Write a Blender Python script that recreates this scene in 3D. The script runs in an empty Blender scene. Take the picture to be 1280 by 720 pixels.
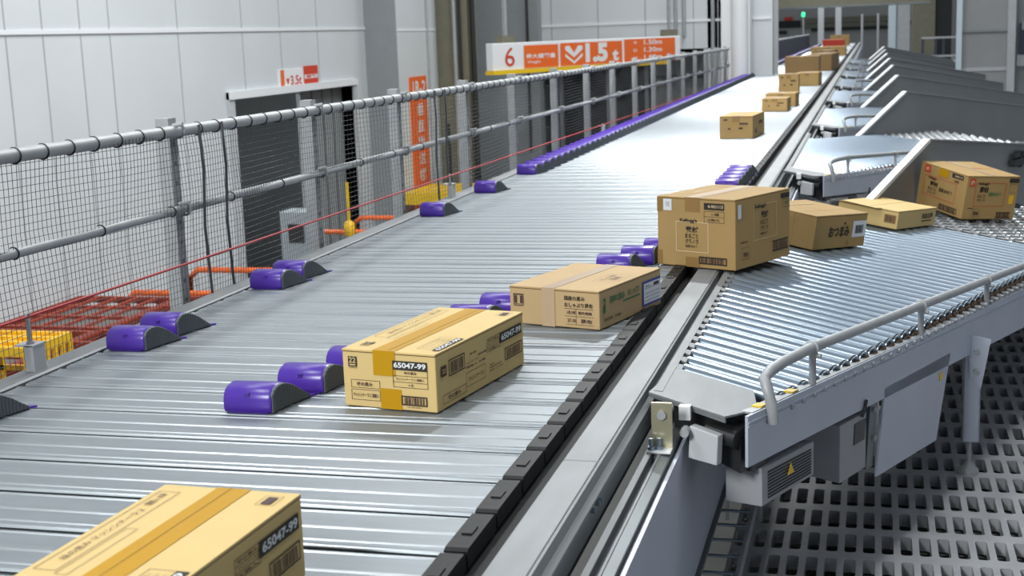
import bpy, bmesh, math, random
from math import sin, cos, pi, radians, atan2, sqrt
from mathutils import Vector, Matrix
random.seed(7)
SC = bpy.context.scene
COL = SC.collection

# ---------------------------------------------------------------- camera
F_PX, ROLL = 1700.0, radians(0.7)
vd = Vector((1091 - 640, 28 - 360, F_PX)).normalized()      # belt direction in camera axes (right, down, forward)
up_i = Vector((sin(ROLL), -cos(ROLL), 0))
wx = vd.cross(up_i).normalized()
wz = wx.cross(vd)
cam_d = bpy.data.cameras.new('camera')
cam = bpy.data.objects.new('camera', cam_d)
COL.objects.link(cam)
right = Vector((wx.x, vd.x, wz.x)); down = Vector((wx.y, vd.y, wz.y)); fwd = Vector((wx.z, vd.z, wz.z))
m = Matrix((right, -down, -fwd)).transposed().to_4x4()
m.translation = Vector((0, 0, 0.7))
cam.matrix_world = m
cam_d.sensor_width = 36.0
cam_d.lens = 36.0 * F_PX / 1280.0
cam_d.clip_end = 300
cam_d.clip_start = 0.05
cam_d.dof.use_dof = True
cam_d.dof.focus_distance = 3.1
cam_d.dof.aperture_fstop = 9.0
SC.camera = cam

# ---------------------------------------------------------------- light and exposure
SC.view_settings.view_transform = 'Standard'
SC.view_settings.look = 'None'
SC.view_settings.gamma = 1.0
SC.view_settings.use_curve_mapping = False
SC.view_settings.exposure = 0.6
W = bpy.data.worlds.new('hall_air'); SC.world = W; W.use_nodes = True
W.node_tree.nodes['Background'].inputs[0].default_value = (0.78, 0.88, 1.0, 1)
W.node_tree.nodes['Background'].inputs[1].default_value = 0.17

def area(name, loc, size, power, target=None, color=(0.98, 1.0, 0.99), spread=None):
    d = bpy.data.lights.new(name, 'AREA'); d.shape = 'RECTANGLE'
    d.size, d.size_y = size; d.energy = power; d.color = color
    if spread: d.spread = spread
    o = bpy.data.objects.new(name, d); COL.objects.link(o); o.location = loc
    if target is not None:
        o.rotation_euler = (Vector(target) - Vector(loc)).to_track_quat('-Z', 'Y').to_euler()
    return o
for xx, yy, sz, pw in ((-2.8, 1.5, 1.6, 50), (-1.3, 8.4, 0.4, 180), (-3.2, 9.5, 1.6, 35)):
    area('ceiling_and_fill_light', (xx, yy, 4.2), (0.35, sz), pw)
for yy in (14, 19, 24, 30, 36, 42, 48):
    area('ceiling_and_fill_light', (-1.6, yy, 4.6), (1.0, 3.0), 115)
for xx, yy, pw in ((0.4, 4.2, 60), (1.0, 11, 30), (1.4, 19, 45), (1.4, 29, 60)):
    area('ceiling_and_fill_light', (xx, yy, 4.8), (0.5, 2.0), pw)
area('ceiling_and_fill_light', (-4.4, 8.0, 4.6), (0.5, 8.0), 75)
area('ceiling_and_fill_light', (-2.2, -2.2, 2.6), (1.2, 1.2), 160, (-0.8, 3.0, 0))  # unseen fill added behind the camera to brighten the carton fronts
area('far_fill_light', (-1.0, 61.5, 5.0), (12, 4), 260, (-1.0, 20, 2), color=(0.9, 0.96, 1.0))  # unseen area light added at the far end to whiten the belt

area('storeroom_fill', (-7.4, 13.6, 0.7), (0.4, 1.5), 60)  # unseen fill added inside the store room to lift its darkness

# ---------------------------------------------------------------- materials
MATS = {}
def mat(name, col, rough=0.5, metal=0.0, noise=0.0, nscale=8.0, bump=0.0, coat=0.0, emit=None, stretch=None, spec=None):
    if name in MATS: return MATS[name]
    mt = bpy.data.materials.new(name); mt.use_nodes = True
    nt = mt.node_tree; b = nt.nodes['Principled BSDF']
    b.inputs['Base Color'].default_value = (*col, 1)
    b.inputs['Roughness'].default_value = rough
    b.inputs['Metallic'].default_value = metal
    if coat: b.inputs['Coat Weight'].default_value = coat; b.inputs['Coat Roughness'].default_value = 0.12
    if spec is not None: b.inputs['Specular IOR Level'].default_value = spec
    if emit:
        b.inputs['Emission Color'].default_value = (*emit[0], 1); b.inputs['Emission Strength'].default_value = emit[1]
    if noise or bump:
        tc = nt.nodes.new('ShaderNodeTexCoord'); mp = nt.nodes.new('ShaderNodeMapping')
        if stretch: mp.inputs['Scale'].default_value = stretch
        nz = nt.nodes.new('ShaderNodeTexNoise'); nz.inputs['Scale'].default_value = nscale; nz.inputs['Detail'].default_value = 5
        nt.links.new(tc.outputs['Object'], mp.inputs[0]); nt.links.new(mp.outputs[0], nz.inputs['Vector'])
        if noise:
            rp = nt.nodes.new('ShaderNodeMapRange')
            rp.inputs[1].default_value = 0.3; rp.inputs[2].default_value = 0.7
            rp.inputs[3].default_value = 1 - noise; rp.inputs[4].default_value = 1 + noise
            mx = nt.nodes.new('ShaderNodeVectorMath'); mx.operation = 'SCALE'
            mx.inputs[0].default_value = col
            nt.links.new(nz.outputs[0], rp.inputs[0]); nt.links.new(rp.outputs[0], mx.inputs['Scale'])
            nt.links.new(mx.outputs[0], b.inputs['Base Color'])
        if bump:
            bp = nt.nodes.new('ShaderNodeBump'); bp.inputs['Strength'].default_value = bump; bp.inputs['Distance'].default_value = 0.002
            nt.links.new(nz.outputs[0], bp.inputs['Height']); nt.links.new(bp.outputs[0], b.inputs['Normal'])
    MATS[name] = mt
    return mt

ALU2 = mat('slat_ridge_highlight', (0.36, 0.39, 0.415), 0.34, 0.8)  # brighter ridge colour paints the white highlight lines onto the slats
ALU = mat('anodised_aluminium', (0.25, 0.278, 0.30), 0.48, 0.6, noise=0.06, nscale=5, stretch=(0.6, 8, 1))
RAILM = mat('brushed_rail_aluminium', (0.235, 0.245, 0.255), 0.55, 0.3, noise=0.10, nscale=7, stretch=(3, 0.8, 1))
ZINC = mat('zinc_roller_steel', (0.30, 0.37, 0.45), 0.28, 0.8)
GALV = mat('galvanised_steel', (0.40, 0.415, 0.425), 0.55, 0.25, noise=0.08, nscale=20)
CHAN2 = mat('grey_channel_steel', (0.33, 0.345, 0.35), 0.45, 0.4, noise=0.08)
CABG = mat('pale_blue_grey_cabinet', (0.33, 0.38, 0.41), 0.5)
BOXG = mat('grey_box_paint', (0.33, 0.335, 0.35), 0.5)
CHAN = mat('dark_channel_steel', (0.20, 0.22, 0.23), 0.45, 0.6, noise=0.1)
BLUEGREY = mat('blue_grey_paint', (0.50, 0.54, 0.63), 0.45, 0.15, noise=0.05, nscale=3)
PANELG = mat('grey_sheet_panel', (0.33, 0.335, 0.335), 0.5, 0.1, noise=0.05, nscale=2)
WHITEM = mat('white_paint', (0.80, 0.81, 0.82), 0.45)
LIGHTG = mat('light_grey_paint', (0.50, 0.51, 0.53), 0.5, noise=0.05)
BLACK = mat('black_plastic', (0.018, 0.019, 0.02), 0.42)
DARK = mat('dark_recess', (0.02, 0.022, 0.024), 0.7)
CHAINM = mat('black_chain_plastic', (0.009, 0.010, 0.011), 0.55, noise=0.4, nscale=60, spec=0.25)
PURPLE = mat('purple_plastic', (0.070, 0.027, 0.32), 0.30, noise=0.07, nscale=12)
PURPLED = mat('dark_purple_plastic', (0.045, 0.018, 0.22), 0.4)
RUBBER = mat('grey_rubber', (0.085, 0.10, 0.11), 0.6)
CARD = mat('cardboard_yellow', (0.66, 0.48, 0.20), 0.75, noise=0.04, nscale=6, bump=0.05)
CARD2 = mat('cardboard_tan', (0.52, 0.36, 0.18), 0.78, noise=0.05, nscale=6, bump=0.05)
CARD3 = mat('cardboard_brown', (0.42, 0.27, 0.10), 0.78, noise=0.05, nscale=6, bump=0.05)
EDGE = mat('cardboard_edge', (0.16, 0.09, 0.035), 0.9)
TAPE = mat('amber_tape', (0.50, 0.265, 0.008), 0.42, spec=0.15)
TAPEB = mat('brown_tape', (0.30, 0.17, 0.05), 0.5)
TAPEP = mat('pale_tape', (0.52, 0.37, 0.23), 0.3, coat=0.3)
INK = mat('black_ink', (0.03, 0.022, 0.015), 0.7)
INKP = mat('purple_ink', (0.07, 0.035, 0.03), 0.7)
GREENI = mat('green_ink', (0.05, 0.19, 0.08), 0.7)
REDI = mat('red_ink', (0.60, 0.05, 0.02), 0.6)
BLUEI = mat('blue_ink', (0.03, 0.06, 0.36), 0.5)
PAPER = mat('white_paper', (0.75, 0.76, 0.76), 0.5)
PALEI = mat('pale_ink', (0.72, 0.55, 0.33), 0.7)
CARDP = mat('bare_card_in_print', (0.60, 0.43, 0.20), 0.75)
ORANGE = mat('orange_sign', (0.80, 0.14, 0.02), 0.5)
YELLOW = mat('yellow_paint', (0.85, 0.55, 0.01), 0.45)
YELLOWC = mat('yellow_crate_plastic', (0.85, 0.50, 0.01), 0.45, noise=0.06)
REDP = mat('red_crate_plastic', (0.33, 0.045, 0.02), 0.5, noise=0.15, nscale=10)
GREYP = mat('grey_crate_plastic', (0.16, 0.16, 0.15), 0.6, noise=0.1)
ROPE = mat('red_rope', (0.45, 0.02, 0.025), 0.5)
NET = mat('black_net_cord', (0.075, 0.08, 0.085), 0.7)
WHEELM = mat('white_wheel_plastic', (0.55, 0.57, 0.59), 0.18, 0.7)
WALLM = mat('wall_panel_white', (0.62, 0.65, 0.67), 0.55, noise=0.05, nscale=0.8)
JOINT = mat('wall_joint_white', (0.78, 0.80, 0.82), 0.5)
SEAM = mat('wall_seam', (0.36, 0.38, 0.40), 0.7)
COLG = mat('grey_paint_and_shade', (0.27, 0.29, 0.30), 0.6, noise=0.04)
OLIVE = mat('olive_steel', (0.19, 0.18, 0.13), 0.6, noise=0.08)
CONC = mat('concrete_floor', (0.22, 0.22, 0.21), 0.7, noise=0.1, nscale=2)
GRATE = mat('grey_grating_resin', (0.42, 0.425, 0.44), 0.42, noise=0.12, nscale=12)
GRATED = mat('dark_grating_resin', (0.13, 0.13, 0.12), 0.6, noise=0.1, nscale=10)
YZINC = mat('yellow_zinc', (0.62, 0.58, 0.40), 0.35, 0.8)
GREENL = mat('green_signal', (0.0, 0.5, 0.15), 0.4, emit=((0.05, 1.0, 0.35), 1.3))
FARW = mat('far_wall_paint', (0.40, 0.40, 0.38), 0.7, noise=0.08, nscale=0.5)
PALEB = mat('pale_blue_paint', (0.62, 0.72, 0.78), 0.5)
DKBLUE = mat('dark_blue_paint', (0.05, 0.06, 0.09), 0.6)
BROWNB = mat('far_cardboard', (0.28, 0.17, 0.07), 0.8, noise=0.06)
ORING = mat('orange_belt', (0.55, 0.22, 0.03), 0.5)

# ---------------------------------------------------------------- mesh builder
class MB:
    def __init__(s): s.v = []; s.f = []; s.mi = []; s.ms = []; s.sm = []
    def slot(s, m):
        if m not in s.ms: s.ms.append(m)
        return s.ms.index(m)
    def add(s, vs, fs, m, smooth=False):
        o = len(s.v); s.v += [tuple(v) for v in vs]; i = s.slot(m)
        for f in fs: s.f.append([o + k for k in f]); s.mi.append(i); s.sm.append(smooth)
    def box(s, a, b, m, M=None):
        (x0, y0, z0), (x1, y1, z1) = a, b
        vs = [Vector(p) for p in ((x0,y0,z0),(x1,y0,z0),(x1,y1,z0),(x0,y1,z0),(x0,y0,z1),(x1,y0,z1),(x1,y1,z1),(x0,y1,z1))]
        if M: vs = [M @ v for v in vs]
        s.add(vs, [(0,3,2,1),(4,5,6,7),(0,1,5,4),(1,2,6,5),(2,3,7,6),(3,0,4,7)], m)
    def prism(s, poly, ax, m, M=None):          # poly: list of 3D points, ax: extrusion vector
        n = len(poly); a = [Vector(p) for p in poly]; b = [p + Vector(ax) for p in a]
        vs = a + b
        if M: vs = [M @ v for v in vs]
        s.add(vs, [tuple(range(n))[::-1], tuple(range(n, 2*n))] + [(i, (i+1) % n, n+(i+1) % n, n+i) for i in range(n)], m)
    def hull8(s, lo, hi, m):                     # two quads joined
        s.add(list(lo) + list(hi), [(3,2,1,0),(4,5,6,7),(0,1,5,4),(1,2,6,5),(2,3,7,6),(3,0,4,7)], m)
    def tube(s, path, r, m, n=10, cap=True, closed=False):
        P = [Vector(p) for p in path]; rings = []
        for i, p in enumerate(P):
            if i == 0: t = P[1] - P[0]
            elif i == len(P) - 1: t = P[-1] - P[-2]
            else: t = (P[i+1] - P[i]).normalized() + (P[i] - P[i-1]).normalized()
            t.normalize()
            u = t.cross(Vector((0, 0, 1)) if abs(t.z) < 0.95 else Vector((1, 0, 0))).normalized(); w = u.cross(t)
            rr = r[i] if isinstance(r, (list, tuple)) else r
            rings.append([p + rr * (cos(2*pi*k/n) * u + sin(2*pi*k/n) * w) for k in range(n)])
        vs = [v for q in rings for v in q]; fs = []
        for i in range(len(P) - 1):
            for k in range(n): fs.append((i*n+k, i*n+(k+1) % n, (i+1)*n+(k+1) % n, (i+1)*n+k))
        s.add(vs, fs, m, True)
        if cap: s.add(rings[0], [tuple(range(n))], m); s.add(rings[-1], [tuple(range(n))[::-1]], m)
    def cyl(s, a, b, r, m, n=12): s.tube([a, b], r, m, n)
    def torus(s, c, axis, R, r, m, n=16, k=6):
        ax = Vector(axis).normalized(); u = ax.cross(Vector((0, 0, 1)) if abs(ax.z) < 0.9 else Vector((1, 0, 0))).normalized(); w = ax.cross(u)
        vs = []; fs = []
        for i in range(n):
            a = 2*pi*i/n; d = cos(a)*u + sin(a)*w
            for j in range(k):
                b = 2*pi*j/k; vs.append(Vector(c) + d*(R + r*cos(b)) + ax*r*sin(b))
        for i in range(n):
            for j in range(k): fs.append((i*k+j, ((i+1) % n)*k+j, ((i+1) % n)*k+(j+1) % k, i*k+(j+1) % k))
        s.add(vs, fs, m, True)
    def mesh(s, name):
        me = bpy.data.meshes.new(name); me.from_pydata(s.v, [], s.f)
        for m in s.ms: me.materials.append(m)
        me.polygons.foreach_set('material_index', s.mi); me.polygons.foreach_set('use_smooth', s.sm)
        me.update()
        bm = bmesh.new(); bm.from_mesh(me); bmesh.ops.recalc_face_normals(bm, faces=bm.faces); bm.to_mesh(me); bm.free()
        return me
    def build(s, name, parent=None, bevel=0, loc=None):
        o = bpy.data.objects.new(name, s.mesh(name)); COL.objects.link(o)
        if parent: o.parent = parent
        if loc: o.location = loc
        if bevel:
            md = o.modifiers.new('edge', 'BEVEL'); md.width = bevel; md.segments = 2; md.limit_method = 'ANGLE'; md.angle_limit = radians(40)
        return o

def tag(o, label, cat, group=None, kind=None):
    o['label'] = label; o['category'] = cat
    if group: o['group'] = group
    if kind: o['kind'] = kind
    return o
def thing(name, label, cat, loc=(0, 0, 0), rz=0, group=None):
    o = bpy.data.objects.new(name, None); COL.objects.link(o); o.location = loc; o.rotation_euler = (0, 0, rz)
    o.empty_display_size = 0.05
    return tag(o, label, cat, group)
def struct(o):
    o['kind'] = 'structure'; return o
def dup(root, loc, label=None, rz=None, group=None):
    r = root.copy(); COL.objects.link(r); r.location = loc
    if rz is not None: r.rotation_euler = (0, 0, rz)
    if label: r['label'] = label
    if group: r['group'] = group
    for ch in list(root.children):
        c = ch.copy(); COL.objects.link(c); c.parent = r
        for g in list(ch.children):
            d = g.copy(); COL.objects.link(d); d.parent = c
    return r

_TXT = {}
def text_geo(t, bold=0.0):
    """lettering as triangles in a unit box: (verts 2D, faces, width, height)"""
    k = (t, bold)
    if k in _TXT: return _TXT[k]
    cu = bpy.data.curves.new('lettering', 'FONT'); cu.body = t; cu.size = 1.0; cu.fill_mode = 'BOTH'; cu.offset = bold; cu.resolution_u = 3
    ob = bpy.data.objects.new('lettering', cu); COL.objects.link(ob)
    dg = bpy.context.evaluated_depsgraph_get(); ev = ob.evaluated_get(dg); me = ev.to_mesh()
    vs = [(v.co.x, v.co.y) for v in me.vertices]; fs = [tuple(p.vertices) for p in me.polygons]
    ev.to_mesh_clear(); bpy.data.objects.remove(ob); bpy.data.curves.remove(cu)
    if vs:
        x0 = min(v[0] for v in vs); y0 = min(v[1] for v in vs); x1 = max(v[0] for v in vs); y1 = max(v[1] for v in vs)
        vs = [(v[0]-x0, v[1]-y0) for v in vs]; r = (vs, fs, x1-x0, y1-y0)
    else: r = ([], [], 1, 1)
    _TXT[k] = r
    return r

class Face:
    """flat print on one face: origin corner o, unit directions u, v, size (U, V); coordinates 0..1, v upwards"""
    def __init__(s, mb, o, u, v, U, V):
        s.mb = mb; s.o = Vector(o); s.u = Vector(u).normalized(); s.v = Vector(v).normalized(); s.U = U; s.V = V
        s.n = s.u.cross(s.v)
    def p(s, a, b, lay=0): return s.o + s.u*(a*s.U) + s.v*(b*s.V) + s.n*(0.0012 + 0.0004*lay)
    def rect(s, a0, b0, a1, b1, m, lay=0):
        s.mb.add([s.p(a0,b0,lay), s.p(a1,b0,lay), s.p(a1,b1,lay), s.p(a0,b1,lay)], [(0,1,2,3)], m)
    def poly(s, pts, m, lay=0): s.mb.add([s.p(a, b, lay) for a, b in pts], [tuple(range(len(pts)))], m)
    def outline(s, a0, b0, a1, b1, m, w=0.0012, lay=0):
        wa, wb = w/s.U, w/s.V
        s.rect(a0,b0,a1,b0+wb,m,lay); s.rect(a0,b1-wb,a1,b1,m,lay); s.rect(a0,b0+wb,a0+wa,b1-wb,m,lay); s.rect(a1-wa,b0+wb,a1,b1-wb,m,lay)
    def text(s, t, a0, b0, a1, b1, m, lay=1, bold=0.02, rot=0):
        vs, fs, w, h = text_geo(t, bold)
        if not vs: return
        out = []
        for x, y in vs:
            p, q = x/w, y/h
            if rot == 90: p, q = 1-q, p
            elif rot == -90: p, q = q, 1-p
            elif rot == 180: p, q = 1-p, 1-q
            out.append(s.p(a0 + p*(a1-a0), b0 + q*(b1-b0), lay))
        s.mb.add(out, fs, m)
    def bars(s, a0, b0, a1, b1, m, n=26, lay=1, seed=1):
        rn = random.Random(seed); ws = [rn.choice((1,1,2,3)) for _ in range(2*n)]; T = sum(ws); x = 0
        for i, w in enumerate(ws):
            if i % 2 == 0: s.rect(a0+(a1-a0)*x/T, b0, a0+(a1-a0)*(x+w)/T, b1, m, lay)
            x += w
# ================================================================ STRUCTURE
FZ = -2.6
b = MB(); b.box((-9, -3, FZ-0.2), (6, 70, FZ), CONC); struct(b.build('floor'))
# left wall: panelled, with a doorway y 12.18 .. 15.38, head z 0.19
XW = -6.0
b = MB()
b.box((XW-0.25, -3, FZ), (XW, 12.18, 4.5), WALLM)
b.box((XW-0.25, 12.18, 0.19), (XW, 15.38, 4.5), WALLM)
b.box((XW-0.25, 15.38, FZ), (XW, 24.0, 4.5), WALLM)
for y in (6.4, 7.35, 8.66, 9.12, 9.63, 10.06, 11.2, 12.5, 13.4, 14.4, 18.9):
    b.box((XW-0.005, y-0.008, 0.25 if 12.1 < y < 15.4 else FZ), (XW+0.002, y+0.008, 4.5), SEAM)
b.box((XW-0.005, -3, 0.835), (XW+0.012, 22, 0.868), JOINT)
b.box((XW-0.005, -3, 0.822), (XW+0.004, 22, 0.835), SEAM)
struct(b.build('wall_left'))
# doorway with a frame, a half-closed sliding leaf and a dim store room behind
b = MB()
b.box((XW-0.2, 12.06, FZ), (XW+0.03, 12.18, 0.26), LIGHTG); b.box((XW-0.2, 15.38, FZ), (XW+0.03, 15.46, 0.26), LIGHTG)
b.box((XW-0.2, 12.06, 0.19), (XW+0.05, 15.46, 0.265), JOINT)
d1 = struct(b.build('door_1'))
b = MB(); b.box((XW-0.19, 14.15, FZ), (XW-0.14, 15.38, 0.19), COLG)
for y in (14.45, 14.75, 15.05): b.box((XW-0.145, y, FZ), (XW-0.13, y+0.03, 0.17), CHAN)
b.build('door_leaf', d1)
b = MB(); b.box((XW-3.2, 11.6, FZ), (XW-3.0, 18, 1.0), COLG); b.box((XW-3.2, 11.4, FZ), (XW-0.25, 11.6, 1), COLG); b.box((XW-3.2, 18, FZ), (XW-0.25, 18.2, 1), COLG)
b.box((XW-3.2, 11.4, 1.0), (XW-0.25, 18.2, 1.2), CHAN)
struct(b.build('wall_storeroom'))
# pilaster with lit face, shade of its near side painted grey; steel column
b = MB(); b.box((-6.0, 15.904, FZ), (-5.587, 17.43, 4.5), WALLM); b.box((-6.0, 15.89, FZ), (-5.592, 15.906, 4.5), COLG)
b.box((-5.59, 15.9, 0.80), (-5.578, 17.43, 0.83), JOINT)
struct(b.build('pillar_1'))
b = MB()
b.box((-5.60, 17.5, FZ), (-5.17, 17.54, 4.5), OLIVE); b.box((-5.60, 17.9, FZ), (-5.17, 17.94, 4.5), OLIVE); b.box((-5.40, 17.54, FZ), (-5.37, 17.9, 4.5), OLIVE)
struct(b.build('pillar_2'))
# wall that closes the lift bay, with its dark opening
YB = 20.0
b = MB()
b.box((-6.25, YB, FZ), (-5.15, YB+0.3, 4.5), COLG)
b.box((-5.15, YB, 0.42), (-2.0, YB+0.3, 4.5), WALLM)
b.box((-2.3, YB, FZ), (-1.38, YB+0.3, 4.5), WALLM)
for x in (-4.6, -3.9, -3.2, -2.5, -2.15): b.box((x-0.008, YB-0.003, 0.42), (x+0.008, YB+0.01, 4.5), SEAM)
b.box((-6.0, YB-0.015, 0.80), (-1.4, YB+0.01, 0.835), JOINT)
struct(b.build('wall_back'))
b = MB(); b.box((-6.0, YB-0.25, FZ), (-4.75, YB-0.02, 4.0), COLG); struct(b.build('pillar_3'))
for nm_, p_, q_ in (('wall_lift_rear', (-5.15, YB+4.0, FZ), (-2.0, YB+4.1, 0.5)), ('wall_lift_left', (-5.25, YB+0.3, FZ), (-5.15, YB+4.1, 0.5)), ('wall_lift_right', (-2.0, YB+0.3, FZ), (-1.9, YB+4.1, 0.5)), ('ceiling_lift', (-5.25, YB+0.3, 0.5), (-1.9, YB+4.1, 0.6))):
    b = MB(); b.box(p_, q_, CHAN); struct(b.build(nm_))
b = MB(); b.box((-2.06, YB-0.45, FZ), (-1.66, YB-0.05, 4.5), WHITEM); b.cyl((-1.80, YB-0.5, FZ), (-1.80, YB-0.5, 4.5), 0.12, WHITEM, 20); struct(b.build('pillar_4'))
b = MB(); b.cyl((-1.51, YB+1.0, FZ), (-1.51, YB+1.0, 4.5), 0.15, WHITEM, 20); b.box((-1.75, YB+0.9, FZ), (-1.62, YB+1.1, 4.5), WALLM); struct(b.build('pillar_5'))
# overhead beam and the far end of the hall
b = MB(); b.box((-1.95, 26, 1.02), (0.98, 26.4, 1.75), OLIVE); b.box((-1.95, 25.9, 1.0), (0.98, 26.5, 1.03), CHAN); struct(b.build('beam_1'))
b = MB(); b.box((-8, 62, FZ), (12, 62.3, 6), FARW)
b.box((-3.0, 61.9, 0.55), (2.2, 62, 0.72), OLIVE); b.box((-2.6, 61.85, 0.42), (1.2, 62, 0.53), DARK); b.box((-2.9, 61.9, 0.75), (1.0, 62, 0.98), OLIVE)
struct(b.build('wall_far'))
b = MB()
for x in (-1.77, -1.17): b.box((x-0.1, 50, FZ), (x+0.1, 50.2, 3), LIGHTG)
struct(b.build('pillar_6'))
# right side: partition of sheet panels between two posts
b = MB(); b.box((1.42, 24.1, FZ), (2.16, 24.2, 3), PANELG); b.box((1.42, 24.05, 0.48), (2.16, 24.12, 0.52), COLG); b.box((2.26, 24.6, FZ), (6, 24.7, 3), PANELG)
b.box((1.40, 24.08, -0.16), (2.2, 24.16, -0.10), LIGHTG)
struct(b.build('wall_right'))
b = MB(); b.box((1.34, 23.95, FZ), (1.425, 24.05, 3), PALEB); struct(b.build('pillar_7'))
b = MB(); b.box((2.14, 23.95, FZ), (2.26, 24.05, 3), LIGHTG); struct(b.build('pillar_8'))
b = MB(); b.box((0.95, 36, FZ), (1.5, 36.4, 4), OLIVE); b.box((1.5, 36.1, FZ), (1.9, 36.3, 4), DARK); struct(b.build('pillar_9'))
b = MB(); b.box((0.42, 40, FZ), (0.62, 40.3, 4), PALEB); b.box((0.62, 40.1, FZ), (1.0, 40.2, 4), LIGHTG); struct(b.build('pillar_10'))
# right-hand grating floor
GZ = -0.60
px, py, th = 0.0455, 0.172, 0.035
vs, fs = [], []
b = MB()
nx, ny = 40, 34
ox, oy = -0.335, 1.75
hw, hl, cr = 0.0145, 0.063, 0.008
def hole(cx, cy, z):
    pts = []
    for (sx, sy, a0) in ((1,1,0),(-1,1,90),(-1,-1,180),(1,-1,270)):
        for k in range(3):
            a = radians(a0 + 45*k); pts.append((cx + sx*(hw-cr) + cr*cos(a), cy + sy*(hl-cr) + cr*sin(a), z))
    return pts
for i in range(nx):
    for j in range(ny):
        cx, cy = ox + (i+0.5)*px, oy + (j+0.5)*py
        t = hole(cx, cy, GZ); q = hole(cx, cy, GZ-th)
        out = []
        for (sx, sy) in ((1,1),(-1,1),(-1,-1),(1,-1)):
            ex, ey = cx + sx*px/2, cy + sy*py/2
            for k in range(3):
                out.append((ex, ey, GZ) if k == 1 else ((ex, cy+sy*(hl-cr), GZ) if (k == 0) == (sx*sy > 0) else (cx+sx*(hw-cr), ey, GZ)))
        vs_ = t + q + out
        F = []
        for k in range(12):
            k2 = (k+1) % 12
            F.append((k, k2, 12+k2, 12+k)); F.append((k, 24+k, 24+k2, k2))
        b.add(vs_, F, GRATE)
gr = struct(b.build('floor_grating'))
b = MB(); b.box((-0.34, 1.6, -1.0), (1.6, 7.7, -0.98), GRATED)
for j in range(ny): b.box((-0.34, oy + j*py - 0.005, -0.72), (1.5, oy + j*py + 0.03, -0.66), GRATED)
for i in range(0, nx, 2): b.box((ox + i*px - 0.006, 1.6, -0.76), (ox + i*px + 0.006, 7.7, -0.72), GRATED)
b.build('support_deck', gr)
b = MB(); b.box((-0.3, 7.75, -0.85), (5.5, 60, -0.80), CHAN); struct(b.build('floor_mezzanine'))

# ================================================================ SORTER CONVEYOR
P0, PITCH = 1.690, 0.1565
def slat_y(i): return P0 + PITCH*i
BELT_END = 52.0
conv = thing('sorter_conveyor', 'long slatted aluminium conveyor belt running from the front edge to the back of the hall', 'conveyor', (-1.16, 1.0, 0))
CX, CY = -1.16, 1.0
def cv(b, name, bevel=0):
    b.v = [(v[0]-CX, v[1]-CY, v[2]) for v in b.v]; return b.build(name, conv, bevel)
b = MB()
prof = [(.018,-.024),(.0135,-.010),(.007,-.0045),(.0082,-.0025),(.0105,-.0008),(.0135,0),(.017,0),(.0225,.0),(.0245,.0014),(.0275,.0014),(.029,.0),(.070,0),(.0725,.002),(.0765,.002),(.079,0),
        (.133,0),(.1355,.0016),(.139,.0016),(.1415,0),(.145,-.001),(.148,-.004),(.1485,-.024)]
i0, i1 = -5, int((BELT_END - P0)/PITCH)
vs, fs = [], []
np_ = len(prof)
for i in range(i0, i1):
    o = len(vs)
    for (dy, z) in prof: vs.append((-1.757, slat_y(i)+dy, z))
    for (dy, z) in prof: vs.append((-0.566, slat_y(i)+dy, z))
    for k in range(np_-1): fs.append((o+k, o+k+1, o+np_+k+1, o+np_+k))
    fs.append(tuple(o+k for k in range(np_))); fs.append(tuple(o+np_+k for k in range(np_))[::-1])
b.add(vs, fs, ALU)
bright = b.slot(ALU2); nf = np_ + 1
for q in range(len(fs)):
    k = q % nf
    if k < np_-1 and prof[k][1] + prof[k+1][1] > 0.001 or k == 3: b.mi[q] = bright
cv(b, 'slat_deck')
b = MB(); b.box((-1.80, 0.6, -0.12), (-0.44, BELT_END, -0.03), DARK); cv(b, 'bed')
b = MB()
for i in range(i0, i1):
    y = slat_y(i)
    b.prism([(-0.565, y+0.004, -0.02), (-0.565, y+0.004, 0.004), (-0.565, y+0.012, 0.007), (-0.565, y+0.146, 0.007), (-0.565, y+0.153, 0.004), (-0.565, y+0.153, -0.02)], (0.034, 0, 0), CHAINM)
    b.box((-0.556, y+0.06, 0.006), (-0.54, y+0.09, 0.0095), CHAINM)
cv(b, 'drive_chain')
b = MB()
for ya, yb in [(0.4, 2.126), (2.129, 5.1)] + [(5.103 + 3*k, 8.1 + 3*k) for k in range(16)]:
    b.box((-0.492, ya, -0.03), (-0.433, yb, 0.0), RAILM)
cv(b, 'rail_cover', 0.0015)
b = MB(); b.prism([(-0.4335, 0.4, -0.030), (-0.4335, 0.4, -0.002), (-0.429, 0.4, -0.004), (-0.429, 0.4, -0.026), (-0.419, 0.4, -0.032), (-0.419, 0.4, -0.036), (-0.426, 0.4, -0.042), (-0.426, 0.4, -0.085), (-0.4335, 0.4, -0.085)], (0, BELT_END-0.4, 0), CHAN2)
cv(b, 'side_channel')
b = MB(); b.box((-0.405, 0.4, -0.10), (-0.392, BELT_END, -0.08), RAILM); b.box((-0.380, 0.4, -0.10), (-0.3745, BELT_END, -0.08), RAILM); b.box((-0.41, 0.4, -0.115), (-0.355, BELT_END, -0.098), CHAN)
b.prism([(-0.3745, 0.4, -0.10), (-0.3745, 0.4, -0.081), (-0.357, 0.4, -0.085), (-0.357, 0.4, -0.10)], (0, BELT_END-0.4, 0), CHAN)
cv(b, 'slotted_profile', 0.001)
b = MB(); b.box((-0.352, 0.4, -0.42), (-0.345, BELT_END, -0.092), BLUEGREY); b.box((-0.3455, 0.4, -0.43), (-0.335, BELT_END, -0.42), CHAN); cv(b, 'side_skirt')
b = MB(); b.prism([(-1.826, 0.4, -0.16), (-1.826, 0.4, 0.002), (-1.822, 0.4, 0.006), (-1.768, 0.4, 0.006), (-1.763, 0.4, 0.002), (-1.763, 0.4, -0.16)], (0, BELT_END-0.4, 0), RAILM); cv(b, 'side_beam')
b = MB()
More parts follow.
